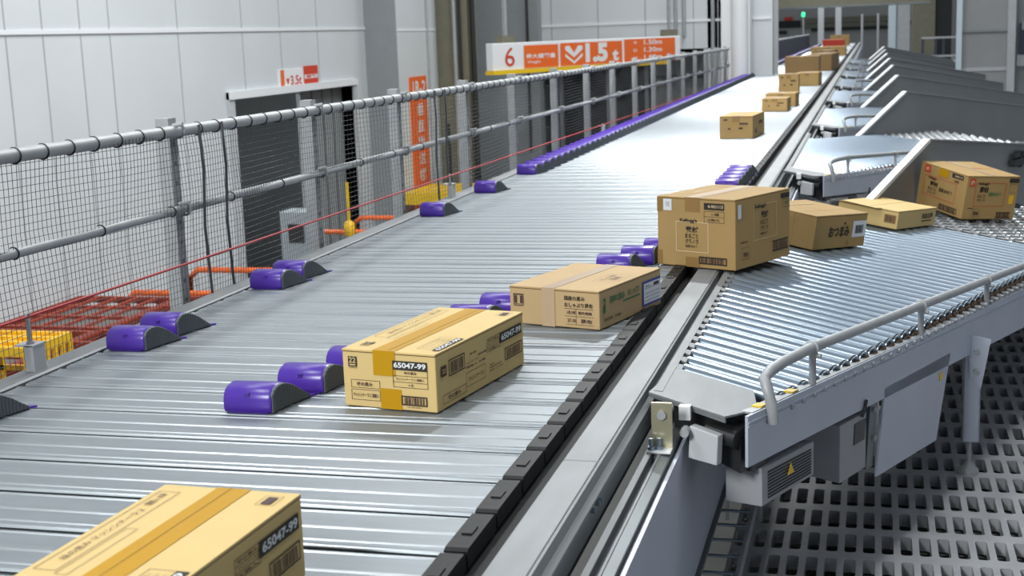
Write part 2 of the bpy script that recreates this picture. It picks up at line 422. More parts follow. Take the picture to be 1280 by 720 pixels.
for (y, z) in ((2.03, -0.05), (2.07, -0.052), (2.09, -0.055)): b.cyl((-0.427, y, z), (-0.419, y, z), 0.005, ZINC, 8)
cv(b, 'bolt_heads')

# angle bracket on the slotted profile
br = thing('angle_bracket', 'yellow zinc angle bracket bolted upright on the slotted rail beside the nearest roller chute', 'bracket', (-0.38, 2.46, -0.08))
b = MB(); b.box((-0.016, 0.0, 0), (0.024, 0.004, 0.092), YZINC); b.box((-0.022, -0.03, 0.0), (0.024, 0.0, 0.004), WHITEM)
for k in range(8):
    pass
b.build('plate', br, 0.001)
b = MB(); b.cyl((0.004, -0.001, 0.068), (0.004, -0.006, 0.068), 0.0085, GALV, 18); b.build('bolt_boss', br)
for (x, y) in ((-0.014, -0.016), (0.0, -0.012)):
    b = MB(); b.cyl((x, y, 0.004), (x, y, 0.010), 0.0075, ZINC, 6); b.cyl((x, y, 0.010), (x, y, 0.026), 0.0045, ZINC, 10); b.build('bolt', br)

# cable ladder under the chute
cl = thing('cable_ladder', 'narrow steel cable ladder lying on the grating below the side skirt', 'cable tray', (-0.318, 3.0, -0.6))
b = MB()
for x in (-0.047, 0.047): b.box((x-0.004, -0.9, 0.10), (x+0.004, 0.8, 0.135), GALV)
b.build('side_rails', cl)
for k in range(16):
    b = MB(); y = -0.85 + k*0.1; b.cyl((-0.045, y, 0.118), (0.045, y, 0.118), 0.004, ZINC, 8); b.build('rung', cl)
for y in (-0.8, -0.2, 0.5):
    for x in (-0.045, 0.045):
        b = MB(); b.box((x-0.004, y, 0.0), (x+0.004, y+0.012, 0.10), GALV); b.build('support', cl)

# ================================================================ DIVERTER SHOES
def shoe_mesh():
    a = MB()
    pr = [(0.003,0.003),(0.000,0.009),(0.000,0.029),(0.004,0.039),(0.011,0.0465),(0.022,0.0515),(0.036,0.0535),(0.052,0.0525),(0.070,0.0465),(0.090,0.036),(0.112,0.021),(0.134,0.006),(0.135,0.003)]
    xs = [(0.0, 0.94), (0.004, 1.0), (0.095, 1.0), (0.099, 0.985), (0.101, 0.96)]
    vs, fs = [], []; n = len(pr)
    for x, sc in xs:
        for (y, z) in pr: vs.append((x, 0.055 + (y-0.055)*sc, 0.003 + (z-0.003)*sc))
    for i in range(len(xs)-1):
        for k in range(n-1): fs.append((i*n+k, i*n+k+1, (i+1)*n+k+1, (i+1)*n+k))
    a.add(vs, fs, PURPLE, True)
    a.add([vs[k] for k in range(n)], [tuple(range(n))], PURPLE); a.add(vs[-n:], [tuple(range(n))], PURPLE)
    a.box((0.046, 0.0012, 0.028), (0.056, 0.012, 0.0405), PURPLED); a.box((0.044, 0.0005, 0.0255), (0.058, 0.012, 0.028), PURPLE)
    a.box((0.012, 0.003, 0.0), (0.092, 0.085, 0.004), PURPLED)
    r = MB(); N = 30; vs = []; fs = []
    def prz(y):
        for (p, q) in zip(pr[1:], pr[2:]):
            if p[0] <= y <= q[0] and q[0] > p[0]: return p[1] + (q[1]-p[1])*(y-p[0])/(q[0]-p[0])
        return 0.004
    for k in range(N+1):
        y = 0.004 + 0.130*k/N; h = max(prz(y) - 0.0015, 0.004)
        xo = 0.1035 + 0.024*(y/0.134)**1.6 + (0.0016 if k % 2 else 0.0)
        vs += [(0.099, y, 0.003), (0.099, y, h), (xo-0.0015, y, h), (xo, y, h-0.0012), (xo, y, 0.003)]
    for k in range(N):
        for j in range(4): fs.append((k*5+j, k*5+j+1, (k+1)*5+j+1, (k+1)*5+j))
    r.add(vs, fs, RUBBER); r.add(vs[:5], [tuple(range(5))], RUBBER); r.add(vs[-5:], [tuple(range(5))], RUBBER)
    r.prism([(0.112, 0.128, 0.002), (0.1265, 0.128, 0.002), (0.136, 0.142, 0.002), (0.118, 0.140, 0.002)], (0, 0, 0.004), PURPLE)
    return a, r
sa, sr = shoe_mesh()
SA, SR = sa.mesh('shoe_body'), sr.mesh('rubber_face')
def shoe(x, i, label, group=None):
    o = bpy.data.objects.new('diverter_shoe', SA); COL.objects.link(o); o.location = (x, slat_y(i)+0.006, 0)
    tag(o, label, 'sorter shoe', group)
    c = bpy.data.objects.new('rubber_face', SR); COL.objects.link(c); c.parent = o
    return o
XP = -1.748
shoe(XP, 3, 'purple shoe at the left belt edge, mostly cut off, only its grey wedge showing')
shoe(XP, 7, 'purple sorter shoe by the left beam, nearer one of the pair beside the yellow crate')
shoe(XP, 8, 'purple sorter shoe by the left beam, farther one of the pair beside the yellow crate')
shoe(XP, 12, 'purple shoe on the left edge, nearer of the two below the netted doorway')
shoe(XP, 13, 'purple shoe on the left edge, farther of the two below the netted doorway')
shoe(XP, 22, 'lone purple shoe on the left edge just past the second cord bracket')
shoe(XP, 27, 'lone purple shoe on the left edge right in front of the unbroken shoe row')
LAB = {4: 'purple shoe sliding across the belt, nearest of the trail behind the taped 65047-99 carton',
       5: 'purple shoe sliding across the belt, second in the trail left of the taped 65047-99 carton',
       6: 'purple shoe pressed against the left face of the taped 65047-99 carton, partly hidden',
       9: 'purple shoe peeking over the back edge of the 65047-99 carton top',
       10: 'purple shoe standing against the left end of the flat tan carton',
       14: 'purple shoe behind the flat tan carton, nearest of three beside the tall carton',
       15: 'purple shoe touching the tall carton, middle of the three steps on its left',
       16: 'small visible end of a purple shoe, farthest of three left of the tall carton'}
for i, x in ((4,-1.21),(5,-1.167),(6,-1.125),(7,-1.10),(9,-0.998),(10,-0.962),(14,-0.782),(15,-0.737),(16,-0.692)):
    if i == 7: continue
    shoe(x, i, LAB[i])
nm = ['first', 'second', 'third', 'fourth', 'fifth']
for k in range(5):
    shoe(-0.657, 27+k, f'purple shoe at the right belt edge behind the tall carton, {nm[k]} from the camera', 'shoes parked at the right belt edge')
i = 32
shoe(XP, i, 'purple shoe that starts the unbroken shoe row along the fence, its front face showing'); i += 1
while slat_y(i) < 47:
    shoe(XP, i, 'purple shoe packed in the unbroken row along the left belt edge under the fence', 'shoes in the unbroken row along the fence'); i += 1

# ================================================================ CARTONS
def carton(label, B, yaw, w, l, h, card, group=None, tilt=0.0, flaps='y', name='cardboard_box', pitch=0.0):
    """B: corner nearest the camera on the ground; box runs w to its left and l away"""
    R = Matrix.Rotation(yaw, 4, 'Z')
    T = Matrix.Rotation(math.atan(tilt), 4, 'Y') @ Matrix.Rotation(pitch, 4, 'X') @ R
    c = Vector(B) + (T @ Vector((-w/2, l/2, 0)))
    o = thing(name, label, 'cardboard box', group=group)
    o.matrix_world = Matrix.Translation(c) @ T
    b = MB(); b.box((-w/2, -l/2, 0.0008), (w/2, l/2, h-0.0035), card)
    b.build('body', o, 0.0025)
    g = 0.0014
    for s in (-1, 1):
        b = MB()
        if flaps == 'y':
            a0, a1 = (g, w/2) if s > 0 else (-w/2, -g)
            b.box((a0, -l/2-0.0006, h-0.0042), (a1, l/2+0.0006, h), card)
            b.box((a0, -l/2-0.0010, h-0.0058), (a1, l/2+0.0010, h-0.0040), EDGE)
        else:
            a0, a1 = (g, l/2) if s > 0 else (-l/2, -g)
            b.box((-w/2-0.0006, a0, h-0.0042), (w/2+0.0006, a1, h), card)
            b.box((-w/2-0.0010, a0, h-0.0058), (w/2+0.0010, a1, h-0.0040), EDGE)
        b.build('flap', o, 0.0012)
    return o
class Prt:
    def __init__(s, o, w, l, h):
        s.o = o; s.mbs = [MB(), MB(), MB()]
        s.front = Face(s.mbs[0], (-w/2, -l/2-0.0004, 0), (1,0,0), (0,0,1), w, h)
        s.right = Face(s.mbs[1], (w/2+0.0004, -l/2, 0), (0,1,0), (0,0,1), l, h)
        s.top = Face(s.mbs[2], (-w/2, -l/2, h), (1,0,0), (0,1,0), w, l)
        s.topr = Face(s.mbs[2], (w/2, -l/2, h), (0,1,0), (-1,0,0), l, w)   # top read from the right side
    def done(s, name='printing'):
        for q in s.mbs:
            if q.f: q.build(name, s.o)
def tape(o, w, l, h, m, c=0.5, tw=0.05, front=0.45, skew=0.0, back=True):
    b = MB(); x0 = -w/2 + c*w - tw/2; x1 = x0 + tw
    e = 0.0008
    b.add([(x0,-l/2-e-0.0006,h+e),(x1,-l/2-e-0.0006,h+e),(x1,l/2+e,h+e),(x0,l/2+e,h+e)], [(0,1,2,3)], m)
    z = h*(1-front)
    b.add([(x0,-l/2-e-0.0006,h+e),(x0,-l/2-e-0.0006,z),(x1,-l/2-e-0.0006,z),(x1,-l/2-e-0.0006,h+e)], [(0,1,2,3)], m)
    if abs(c-0.5) < 0.06:
        b.add([(-0.0006,-l/2,h+e+0.0003),(0.0006,-l/2,h+e+0.0003),(0.0006,l/2,h+e+0.0003),(-0.0006,l/2,h+e+0.0003)], [(0,1,2,3)], EDGE)
    return b.build('tape', o)
def tape_low(o, w, l, h, m, c, tw, top):
    b = MB(); x0 = -w/2 + c*w - tw/2; e = 0.0009
    b.add([(x0,-l/2-e,0.001),(x0+tw,-l/2-e,0.001),(x0+tw,-l/2-e,top*h),(x0,-l/2-e,top*h)], [(0,1,2,3)], m)
    return b.build('tape', o)

def print_65047(o, w, l, h):
    p = Prt(o, w, l, h); F, R, T, TR = p.front, p.right, p.top, p.topr
    # front end
    F.rect(.065,.70,.160,.875,INK); F.text('22',.075,.765,.15,.86,CARDP,1,.02); F.rect(.08,.72,.145,.745,CARDP,1); F.text('1234-5',.07,.672,.155,.692,INKP)
    F.rect(.545,.705,.915,.855,INK); F.text('65047-99',.56,.735,.90,.83,PAPER,1,.03)
    F.outline(.545,.40,.915,.705,INK,.0009); F.rect(.545,.595,.915,.602,INK); F.rect(.545,.49,.915,.497,INK)
    F.text('味の恵み',.67,.63,.80,.68,INKP); F.text('マッシンナーラ２ 国産入',.58,.525,.88,.57,INKP); F.text('×８',.71,.425,.76,.47,INKP)
    F.outline(.085,.34,.40,.48,INKP,.0009); F.text('味の恵み',.15,.375,.32,.445,INKP)
    F.outline(.085,.13,.40,.315,INKP,.0009); F.text('マッシンナーラ２ 国産入',.105,.185,.385,.255,INKP)
    F.outline(.625,.10,.90,.265,INK,.0026); F.bars(.655,.125,.875,.24,INKP,24); F.text('1 49 01001 65047 2',.68,.065,.84,.085,INKP)
    # long side
    R.rect(.70,.635,.965,.825,INK); R.text('65047-99',.715,.67,.955,.79,PAPER,1,.03)
    R.outline(.545,.585,.70,.825,INK,.0009); R.rect(.545,.74,.70,.747,INK); R.rect(.545,.66,.70,.667,INK)
    for q, t in ((.765,'味の恵み'),(.685,'マッシンナーラ２'),(.605,'８袋入')): R.text(t,.56,q,.685,q+.04,INKP)
    R.outline(.755,.27,.965,.50,INK,.0022); R.bars(.775,.305,.945,.465,INKP,24)
    R.outline(.125,.52,.295,.80,INK,.0022); R.bars(.145,.56,.275,.76,INKP,14); R.rect(.045,.57,.10,.75,INKP); R.text('22',.055,.62,.09,.70,CARDP,1,.02)
    R.text('要冷蔵',.35,.70,.42,.735,INKP); R.text('マッシンナーラ２',.31,.56,.44,.60,INKP); R.text('国産入 ８袋',.31,.49,.52,.53,INKP); R.text('取扱注意 天地無用',.44,.62,.54,.66,INKP)
    R.outline(.055,.10,.30,.25,INKP,.0009); R.text('味の恵み',.11,.135,.24,.215,INKP)
    R.outline(.305,.17,.52,.42,INKP,.0009); R.text('マッシンナーラ２',.33,.25,.50,.33,INKP)
    R.text('製造者 味の恵み株式会社',.57,.28,.71,.31,INKP); R.text('要冷凍 －１８℃以下',.57,.22,.73,.25,INKP); R.text('賞味期限',.57,.33,.62,.355,INKP)
    # top
    T.outline(.05,.26,.20,.93,INKP,.0009); T.text('味の恵み マッシンナーラ２',.10,.34,.155,.76,INKP,1,0,90)
    T.text('国産入 ８袋',.085,.80,.14,.905,INKP,1,.01,90); T.outline(.22,.24,.30,.60,INKP,.0008)
    T.text('味の素',.11,.06,.21,.15,INK,1,.03)
    T.rect(.90,.06,.975,.33,INK); T.text('65047-99',.91,.075,.965,.315,PAPER,1,.02,90)
    T.outline(.72,.08,.90,.33,INKP,.0009)
    for q in (.75,.80,.85): T.text('マッシンナーラ２ 国産入',q,.10,q+.025,.30,INKP,1,0,90)
    T.rect(.83,.88,.90,.945,INKP); T.outline(.80,.87,.93,.955,INKP,.0007)
    p.done()
W0, L0, H0 = 0.203, 0.4097, 0.1148
bx = carton('yellow taped carton marked 65047-99 riding in the very front, cut off by the picture edge', (-0.7389, 1.172, 0.002), -0.0425, W0, L0, H0, CARD, 'cartons marked 65047-99')
tape(bx, W0, L0, H0, TAPE, .52, .05, .45); print_65047(bx, W0, L0, H0)
bx = carton('yellow taped carton marked 65047-99, complete, with a bright glint on its tape', (-0.7873, 2.3645, 0.002), -0.1662, W0, L0, H0, CARD, 'cartons marked 65047-99')
tape(bx, W0, L0, H0, TAPE, .455, .048, .42); tape_low(bx, W0, L0, H0, TAPE, .515, .046, .36); print_65047(bx, W0, L0, H0)

# flat tan carton
w, l, h = 0.2476, 0.3465, 0.0947
bx = carton('flat tan carton with green printing and a blue-edged white shipping label', (-0.6197, 3.1102, 0.002), -0.2827, w, l, h, CARD2)
tape(bx, w, l, h, TAPEP, .44, .036, 1.0)
p = Prt(bx, w, l, h); F, R, T = p.front, p.right, p.top
F.rect(.045,.78,.16,.80,INK); F.outline(.045,.52,.16,.78,INK,.0012); F.rect(.055,.55,.085,.75,INKP); F.rect(.12,.55,.15,.75,INKP); F.rect(.045,.48,.16,.50,INK)
F.text('国産の恵み',.62,.72,.845,.84,INK,1,.02); F.text('おしゃぶり昆布',.62,.55,.93,.67,INK,1,.02)
F.rect(.62,.505,.94,.515,INK); F.rect(.62,.31,.94,.318,INK); F.rect(.62,.10,.94,.107,INK); F.rect(.745,.10,.748,.505,INKP)
F.text('入数 20袋',.64,.37,.74,.46,INKP); F.text('賞味期限',.77,.37,.92,.45,INKP); F.text('27.10',.65,.16,.74,.25,INKP); F.text('昆布',.80,.15,.92,.26,INKP)
R.poly([(.05,.40),(.085,.40),(.085,.78),(.06,.78),(.05,.72),(.072,.70),(.072,.62),(.05,.56)], GREENI, 1)
R.text('国産の恵み',.155,.58,.385,.78,GREENI,1,.03); R.text('おしゃぶり',.44,.60,.62,.78,GREENI,1,.02); R.rect(.36,.50,.63,.545,GREENI)
R.text('株式会社 恵み昆布',.06,.17,.19,.27,INKP); R.text('天地無用',.22,.18,.32,.26,INKP)
T.outline(.68,.34,.93,.62,INKP,.0006); T.text('おしゃぶり昆布',.72,.38,.78,.60,INKP,1,0,90); T.text('国産',.80,.42,.88,.55,INKP,1,0,90)
p.done()
b = MB(); Fb = Face(b, (w/2+0.0006, -l/2, 0), (0,1,0), (0,0,1), l, h)
Fb.rect(.675,.13,.985,.80,BLUEI); Fb.rect(.695,.19,.985,.74,PAPER,1)
for q in (.26,.36,.46,.60): Fb.rect(.71,q,.96,q+.012,BLUEI,2)
Fb.rect(.86,.62,.95,.70,INKP,2); Fb.text('御中',.72,.64,.80,.71,INKP,2)
b.build('shipping_label', bx)

# tall carton leaving the belt
w, l, h = 0.2695, 0.3225, 0.2087
bx = carton('tall brown carton sliding from the belt onto the nearest chute, white sticker at upper left', (-0.3772, 3.9293, 0.003), -0.4413, w, l, h, CARD3)
tape(bx, w, l, h, TAPEB, .46, .05, .20); tape_low(bx, w, l, h, TAPEB, .46, .05, .15)
b = MB(); Fb = Face(b, (-w/2, -l/2-0.0004, 0), (1,0,0), (0,0,1), w, h)
Fb.rect(0,.78,.07,.98,TAPEB); Fb.rect(0,.02,.06,.22,TAPEB); b.build('tape', bx)
p = Prt(bx, w, l, h); F, R, T = p.front, p.right, p.top
F.text("Kellogg's",.30,.635,.52,.70,INK,1,.03); F.outline(.245,.22,.665,.655,PALEI,.0022)
F.text('素材',.37,.50,.535,.59,INK,1,.03); F.text('まるごと',.365,.42,.535,.49,INK,1,.02); F.text('グラノラ',.365,.34,.535,.41,INK,1,.02); F.text('脂質25%オフ',.37,.285,.52,.325,INK,1,.01)
F.rect(.61,.84,.865,.935,INK); F.text('4-901113',.66,.865,.85,.91,PALEI,1,.01); F.outline(.61,.66,.865,.82,INKP,.001); F.rect(.61,.74,.865,.745,INKP); F.text('⇨ 8袋',.70,.76,.80,.80,INK); F.text('12 4901113',.66,.68,.80,.715,INK)
F.outline(.54,.06,.895,.17,INK,.004); F.bars(.565,.08,.87,.155,INKP,26)
R.text("Kellogg's",.34,.80,.54,.875,INK,1,.03); R.outline(.31,.36,.74,.86,PALEI,.0016); R.text('素材',.45,.66,.58,.76,INK,1,.03)
R.text('まるごと',.44,.57,.58,.64,INKP,1,.02); R.text('グラノラ',.44,.48,.58,.55,INKP,1,.02); R.text('脂質25%オフ',.44,.42,.57,.455,INK)
R.rect(.82,.88,.985,.95,INK); R.outline(.86,.74,.985,.86,INKP,.001); R.text('8袋',.89,.78,.96,.83,GREENI)
R.text("Kellogg's",.08,.355,.21,.395,INK,1,.02); R.outline(.10,.13,.24,.30,INKP,.0009); R.text('環境',.13,.17,.21,.23,INKP)
R.rect(.66,.27,.96,.29,INK); R.rect(.66,.13,.96,.15,INK); R.bars(.67,.155,.95,.265,INKP,24)
T.text('素材まるごとグラノラ',.20,.30,.28,.70,PALEI,1,0,90)
p.done()
b = MB(); Fb = Face(b, (-w/2, -l/2-0.0008, 0), (1,0,0), (0,0,1), w, h); Fb.rect(.085,.80,.195,.965,PAPER); Fb.text('注',.11,.86,.17,.93,GALV); b.build('sticker', bx)
b = MB(); Fb = Face(b, (w/2+0.0008, -l/2, 0), (0,1,0), (0,0,1), l, h); Fb.rect(.035,.72,.095,.92,PAPER); b.build('sticker', bx)

KT, X0 = 0.13, -0.42
def chz(x): return -KT*(x - X0)
# carton with brush lettering on the chute
w, l, h = 0.2594, 0.289, 0.1149
bx = carton('small brown carton with black brush lettering on the nearest chute, second from the belt', (-0.1826, 4.5028, chz(-0.1826)+0.003), -0.5946, w, l, h, CARD3, tilt=KT, flaps='x')
p = Prt(bx, w, l, h); R = p.right; TR = p.topr
R.text('おつまみ',.26,.34,.66,.66,INK,1,.03); R.rect(.54,.70,.575,.76,INKP); R.rect(.62,.10,.66,.20,TAPEB)
for q in (.3,.42,.54,.66): p.front.rect(q,.1,q+.003,.95,EDGE)
p.top.rect(.25,.22,.30,.80,CARD2); p.top.rect(.72,.1,.725,.9,EDGE)
p.done()
b = MB(); Fb = Face(b, (w/2+0.0008, -l/2, 0), (0,1,0), (0,0,1), l, h); Fb.rect(.72,.30,.985,.78,PAPER); Fb.rect(.77,.40,.93,.66,GALV,1); Fb.bars(.78,.42,.92,.64,INKP,9,2); b.build('sticker', bx)
# low open-lidded yellow carton
w, l, h = 0.2525, 0.2998, 0.0701
bx = carton('low yellow carton with a slightly lifted lid flap between two brown cartons on the chute', (0.0936, 5.2177, chz(0.0936)+0.003), -0.5126, w, l, h, CARD, tilt=KT)
p = Prt(bx, w, l, h)
p.front.rect(.78,.30,.97,.75,TAPEB); p.front.outline(.80,.34,.96,.70,INKP,.0012); p.front.bars(.81,.38,.95,.66,INKP,10)
p.right.text('取扱注意',.62,.45,.90,.75,INK,1,.02); p.right.rect(.62,.30,.88,.36,INKP)
p.done()
b = MB(); b.add([(-w/2, -l/2, h+0.001), (w/2*0.45, -l/2, h+0.001), (w/2*0.45, -l/2-0.05, h+0.004), (-w/2, -l/2-0.055, h+0.012)], [(0,1,2,3)], CARD); b.build('flap', bx)
# printed carton on the wheels
w, l, h = 0.298, 0.2635, 0.180
B7 = (0.354, 5.735)
bx = carton('brown carton with red stickers on the wheel bed, farthest carton on the chute', (*B7, chz(B7[0])+0.004), -0.945, w, l, h, CARD3, tilt=KT+0.01, flaps='x', pitch=0.06)
p = Prt(bx, w, l, h); F, R, T = p.front, p.right, p.top
F.rect(.09,.80,.22,.96,REDI); F.text('箱',.12,.83,.19,.92,PALEI); F.rect(.40,.80,.60,.98,TAPE)
F.rect(.68,.86,.92,.96,INK); F.text('4-901113',.74,.885,.90,.93,PALEI); F.text('8袋',.74,.76,.84,.82,INKP)
F.outline(.12,.28,.80,.74,REDI,.002); F.text("Kellogg's",.20,.66,.38,.73,INK,1,.03); F.text('素材',.25,.53,.42,.63,INK,1,.04); F.text('まるごと',.22,.42,.40,.50,INKP); F.text('グラノラ',.22,.33,.40,.40,INKP); F.text('脂質25%オフ',.46,.45,.74,.54,INK,1,.03)
F.outline(.50,.06,.88,.19,INK,.003); F.bars(.52,.08,.86,.17,INKP,22)
R.rect(.05,.76,.15,.94,REDI); R.text('箱',.065,.79,.135,.90,PALEI)
R.outline(.17,.30,.75,.84,REDI,.002); R.text("Kellogg's",.22,.78,.42,.86,INK,1,.03); R.text('素材',.25,.62,.42,.76,INK,1,.04); R.text('まるごと',.23,.50,.38,.58,INKP); R.text('グラノラ',.23,.41,.38,.48,INKP); R.text('脂質25%オフ',.44,.54,.68,.63,GREENI,1,.03)
R.rect(.80,.85,.985,.95,INK); R.outline(.82,.62,.985,.82,INKP,.001); R.rect(.84,.36,.93,.56,YELLOWC)
R.text("Kellogg's",.08,.24,.20,.28,INK); R.outline(.18,.06,.32,.24,INKP,.001); R.text('環境',.20,.10,.30,.19,INKP)
R.rect(.64,.15,.92,.17,INK); R.rect(.64,.03,.92,.05,INK); R.bars(.65,.05,.91,.15,INKP,22)
T.text('素材まるごと',.45,.55,.53,.92,REDI,1,.01,90); T.rect(.02,.46,.98,.54,TAPEP)
p.done()
# far cartons on the belt
def plain(label, B, yaw, w, l, h, card, marks=True, tp=True):
    o = carton(label, (*B, 0.002), yaw, w, l, h, card)
    if tp: tape(o, w, l, h, TAPEB, .5, .05, .25)
    if marks:
        p = Prt(o, w, l, h); p.front.rect(.12,.80,.24,.87,INKP); p.front.rect(.58,.42,.70,.50,INK); p.front.rect(.25,.40,.33,.48,INKP); p.right.rect(.5,.55,.8,.68,INKP); p.right.rect(.2,.2,.32,.4,INKP); p.front.rect(.60,.62,.86,.70,INKP)
        p.done()
plain('brown taped carton alone on the far belt, nearest of the distant ones', (-0.7289, 8.768), -0.0806, 0.2111, 0.4746, 0.1433, CARD3)
plain('low brown carton on the far belt, second of the distant ones, sagging dark tape', (-0.678, 11.56), -0.03, 0.2096, 0.36, 0.105, CARD3)
plain('small brown carton close behind the sagging low carton on the far belt', (-0.645, 12.2), -0.05, 0.26, 0.33, 0.115, CARD3, False)
plain('upright narrow light carton standing on end on the far belt', (-0.738, 14.56), 0.0, 0.205, 0.25, 0.20, CARD3)
plain('squat brown carton to the right behind the upright narrow carton', (-0.60, 16.3), -0.05, 0.26, 0.45, 0.15, CARD3, False)
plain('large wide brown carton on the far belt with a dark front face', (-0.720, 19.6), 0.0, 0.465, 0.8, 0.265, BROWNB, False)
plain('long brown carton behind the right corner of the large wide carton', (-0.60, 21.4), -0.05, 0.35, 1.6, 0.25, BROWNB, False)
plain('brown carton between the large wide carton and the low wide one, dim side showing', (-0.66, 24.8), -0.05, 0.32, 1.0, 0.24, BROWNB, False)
plain('low wide brown carton lying across the far belt before the red one', (-0.58, 31.5), -0.02, 0.75, 0.8, 0.20, CARD3, False)
o = carton('red container crossing the far end of the belt', (-0.80, 41.5, 0.002), 0.0, 0.62, 0.9, 0.24, REDI, name='red_container')
plain('small brown carton beyond the red container at the far belt end', (-0.72, 45.5), 0.0, 0.6, 0.8, 0.34, CARD3, False)

# ================================================================ CHUTES
NP = Vector((-0.205, 2.59)); NA = radians(19); ND = Vector((sin(NA), cos(NA)))
GP = Vector((-0.30, 4.80)); GA = radians(22); GD = Vector((sin(GA), cos(GA)))
RA = radians(27); RD = Vector((cos(RA), -sin(RA)))
CO = Vector((-0.42, 2.60, 0.0))
def isect(p, d, q, e):           # parameter t with p + t d on line q + s e
    den = d.x*(-e.y) - d.y*(-e.x)
    r = q - p
    return (r.x*(-e.y) - r.y*(-e.x)) / den
def S(x, y, h=0.0): return Vector((x, y, chz(x) + h)) - CO
def near(s, out, z): # along the near edge, outward towards the camera, absolute z
    p = NP + ND*s + Vector((ND.y, -ND.x))*out
    return Vector((p.x, p.y, z)) - CO
WHEELS = []
def chute(label, group):
    t = thing('roller_chute', label, 'roller conveyor', tuple(CO), 0, group)
    # rollers
    yl = 2.835; R = 0.0235
    while yl < 5.80:
        p = Vector((-0.383, yl))
        if yl > 4.62:
            p = p + RD*max(0.0, isect(p, RD, GP + Vector((0.03, 0)), GD))
        tt = isect(p, RD, NP, ND)
        a = S(p.x, p.y, -R); q = p + RD*(tt-0.012); c = S(q.x, q.y, -R)
        b = MB(); b.cyl(a, c, R, ZINC, 20)
        d = (c-a).normalized()
        b.cyl(c, c + d*0.006, 0.017, BLACK, 14); b.torus(c - d*0.006, d, R*0.93, 0.0035, BLACK); b.torus(c + d*0.004, d, 0.013, 0.003, ORING, 12, 5); b.cyl(c, c + d*0.028, 0.006, GALV, 6)
        b.build('roller', t)
        yl += 0.068
    # belt side strip with dark notches
    b = MB()
    b.hull8([S(-0.412, 2.60, -0.012), S(-0.395, 2.60, -0.012), S(-0.395, 5.0, -0.012), S(-0.412, 5.0, -0.012)], [S(-0.412, 2.60, -0.001), S(-0.395, 2.60, -0.001), S(-0.395, 5.0, -0.001), S(-0.412, 5.0, -0.001)], RAILM)
    y = 2.80
    while y < 4.95:
        b.prism([S(-0.396, y, -0.0015), S(-0.382, y-0.012, -0.002), S(-0.382, y+0.032, -0.002), S(-0.396, y+0.032, -0.0015)], (0, 0, -0.006), RAILM); y += 0.068
    b.build('edge_strip', t)
    # end plate (sheet metal triangle at the near end)
    pts = [(-0.420, 2.585), (-0.395, 2.80), (-0.226, 2.715), (-0.207, 2.585), (-0.262, 2.50)]
    b = MB(); b.prism([S(x, y, -0.002) for x, y in pts], (0, 0, -0.004), RAILM)
    b.prism([S(-0.420, 2.585, -0.004), S(-0.262, 2.50, -0.004), S(-0.262, 2.503, -0.016), S(-0.420, 2.588, -0.012)], (0.002, 0.004, 0), RAILM)
    b.build('end_plate', t)
    b = MB(); b.prism([S(-0.375, 2.62, -0.03), S(-0.235, 2.53, -0.03), S(-0.235, 2.53, -0.12), S(-0.375, 2.62, -0.10)], (0.05, 0.12, 0), BLACK)
    b.cyl(S(-0.30, 2.55, -0.05), S(-0.24, 2.52, -0.05), 0.018, BLACK, 14); b.build('drive_unit', t)
    b = MB(); b.prism([S(-0.334, 2.512, -0.10), S(-0.277, 2.487, -0.098), S(-0.274, 2.489, -0.040), S(-0.331, 2.514, -0.036)], (0.008, 0.02, 0), LIGHTG); b.build('end_cover', t, 0.002)
    b = MB(); b.box(S(-0.352, 2.52, -0.03), S(-0.330, 2.54, 0.0), WHITEM); b.cyl(S(-0.338, 2.515, -0.045), S(-0.338, 2.49, -0.045), 0.009, GALV, 10); b.build('sensor', t)
    b = MB(); b.hull8([near(-0.03, -0.03, -0.15), near(-0.03, 0.0, -0.15), near(0.03, 0.0, -0.15), near(0.03, -0.03, -0.15)], [near(-0.03, -0.03, -0.03), near(-0.03, 0.0, -0.03), near(0.03, 0.0, -0.03), near(0.03, -0.03, -0.03)], BLACK); b.build('cable_duct', t)
    # near side plate with rolled lip
    def pl(s): return -0.030 - 0.060*s, -0.132 - 0.0725*s
    b = MB(); s0, s1 = -0.075, 4.2
    a0, a1 = pl(s0); c0, c1 = pl(s1)
    b.hull8([near(s0, 0.004, a1), near(s0, 0.010, a1), near(s0, 0.010, a0), near(s0, 0.004, a0)], [near(s1, 0.004, c1), near(s1, 0.010, c1), near(s1, 0.010, c0), near(s1, 0.004, c0)], BLUEGREY)
    for f in (0.13, 0.20):
        z0, z1 = a0+(a1-a0)*f, c0+(c1-c0)*f
        b.hull8([near(s0, 0.009, z0-0.004), near(s0, 0.012, z0-0.002), near(s0, 0.012, z0+0.001), near(s0, 0.009, z0+0.002)], [near(s1, 0.009, z1-0.004), near(s1, 0.012, z1-0.002), near(s1, 0.012, z1+0.001), near(s1, 0.009, z1+0.002)], BLUEGREY)
    b.hull8([near(s0+0.03, -0.018, a0-0.004), near(s0+0.03, 0.006, a0-0.004), near(s0+0.03, 0.006, a0), near(s0+0.03, -0.018, a0)], [near(s1, -0.018, c0-0.004), near(s1, 0.006, c0-0.004), near(s1, 0.006, c0), near(s1, -0.018, c0)], GALV)
    b.build('side_plate', t)
    # yellow clips on the lip
    for s in (0.0, 0.16):
        b = MB(); z = pl(s)[0]; b.hull8([near(s, -0.016, z), near(s, 0.004, z), near(s+0.03, 0.004, z-0.003), near(s+0.03, -0.016, z-0.003)], [near(s, -0.016, z+0.005), near(s, 0.004, z+0.005), near(s+0.03, 0.004, z+0.003), near(s+0.03, -0.016, z+0.003)], YELLOW); b.build('clip', t)
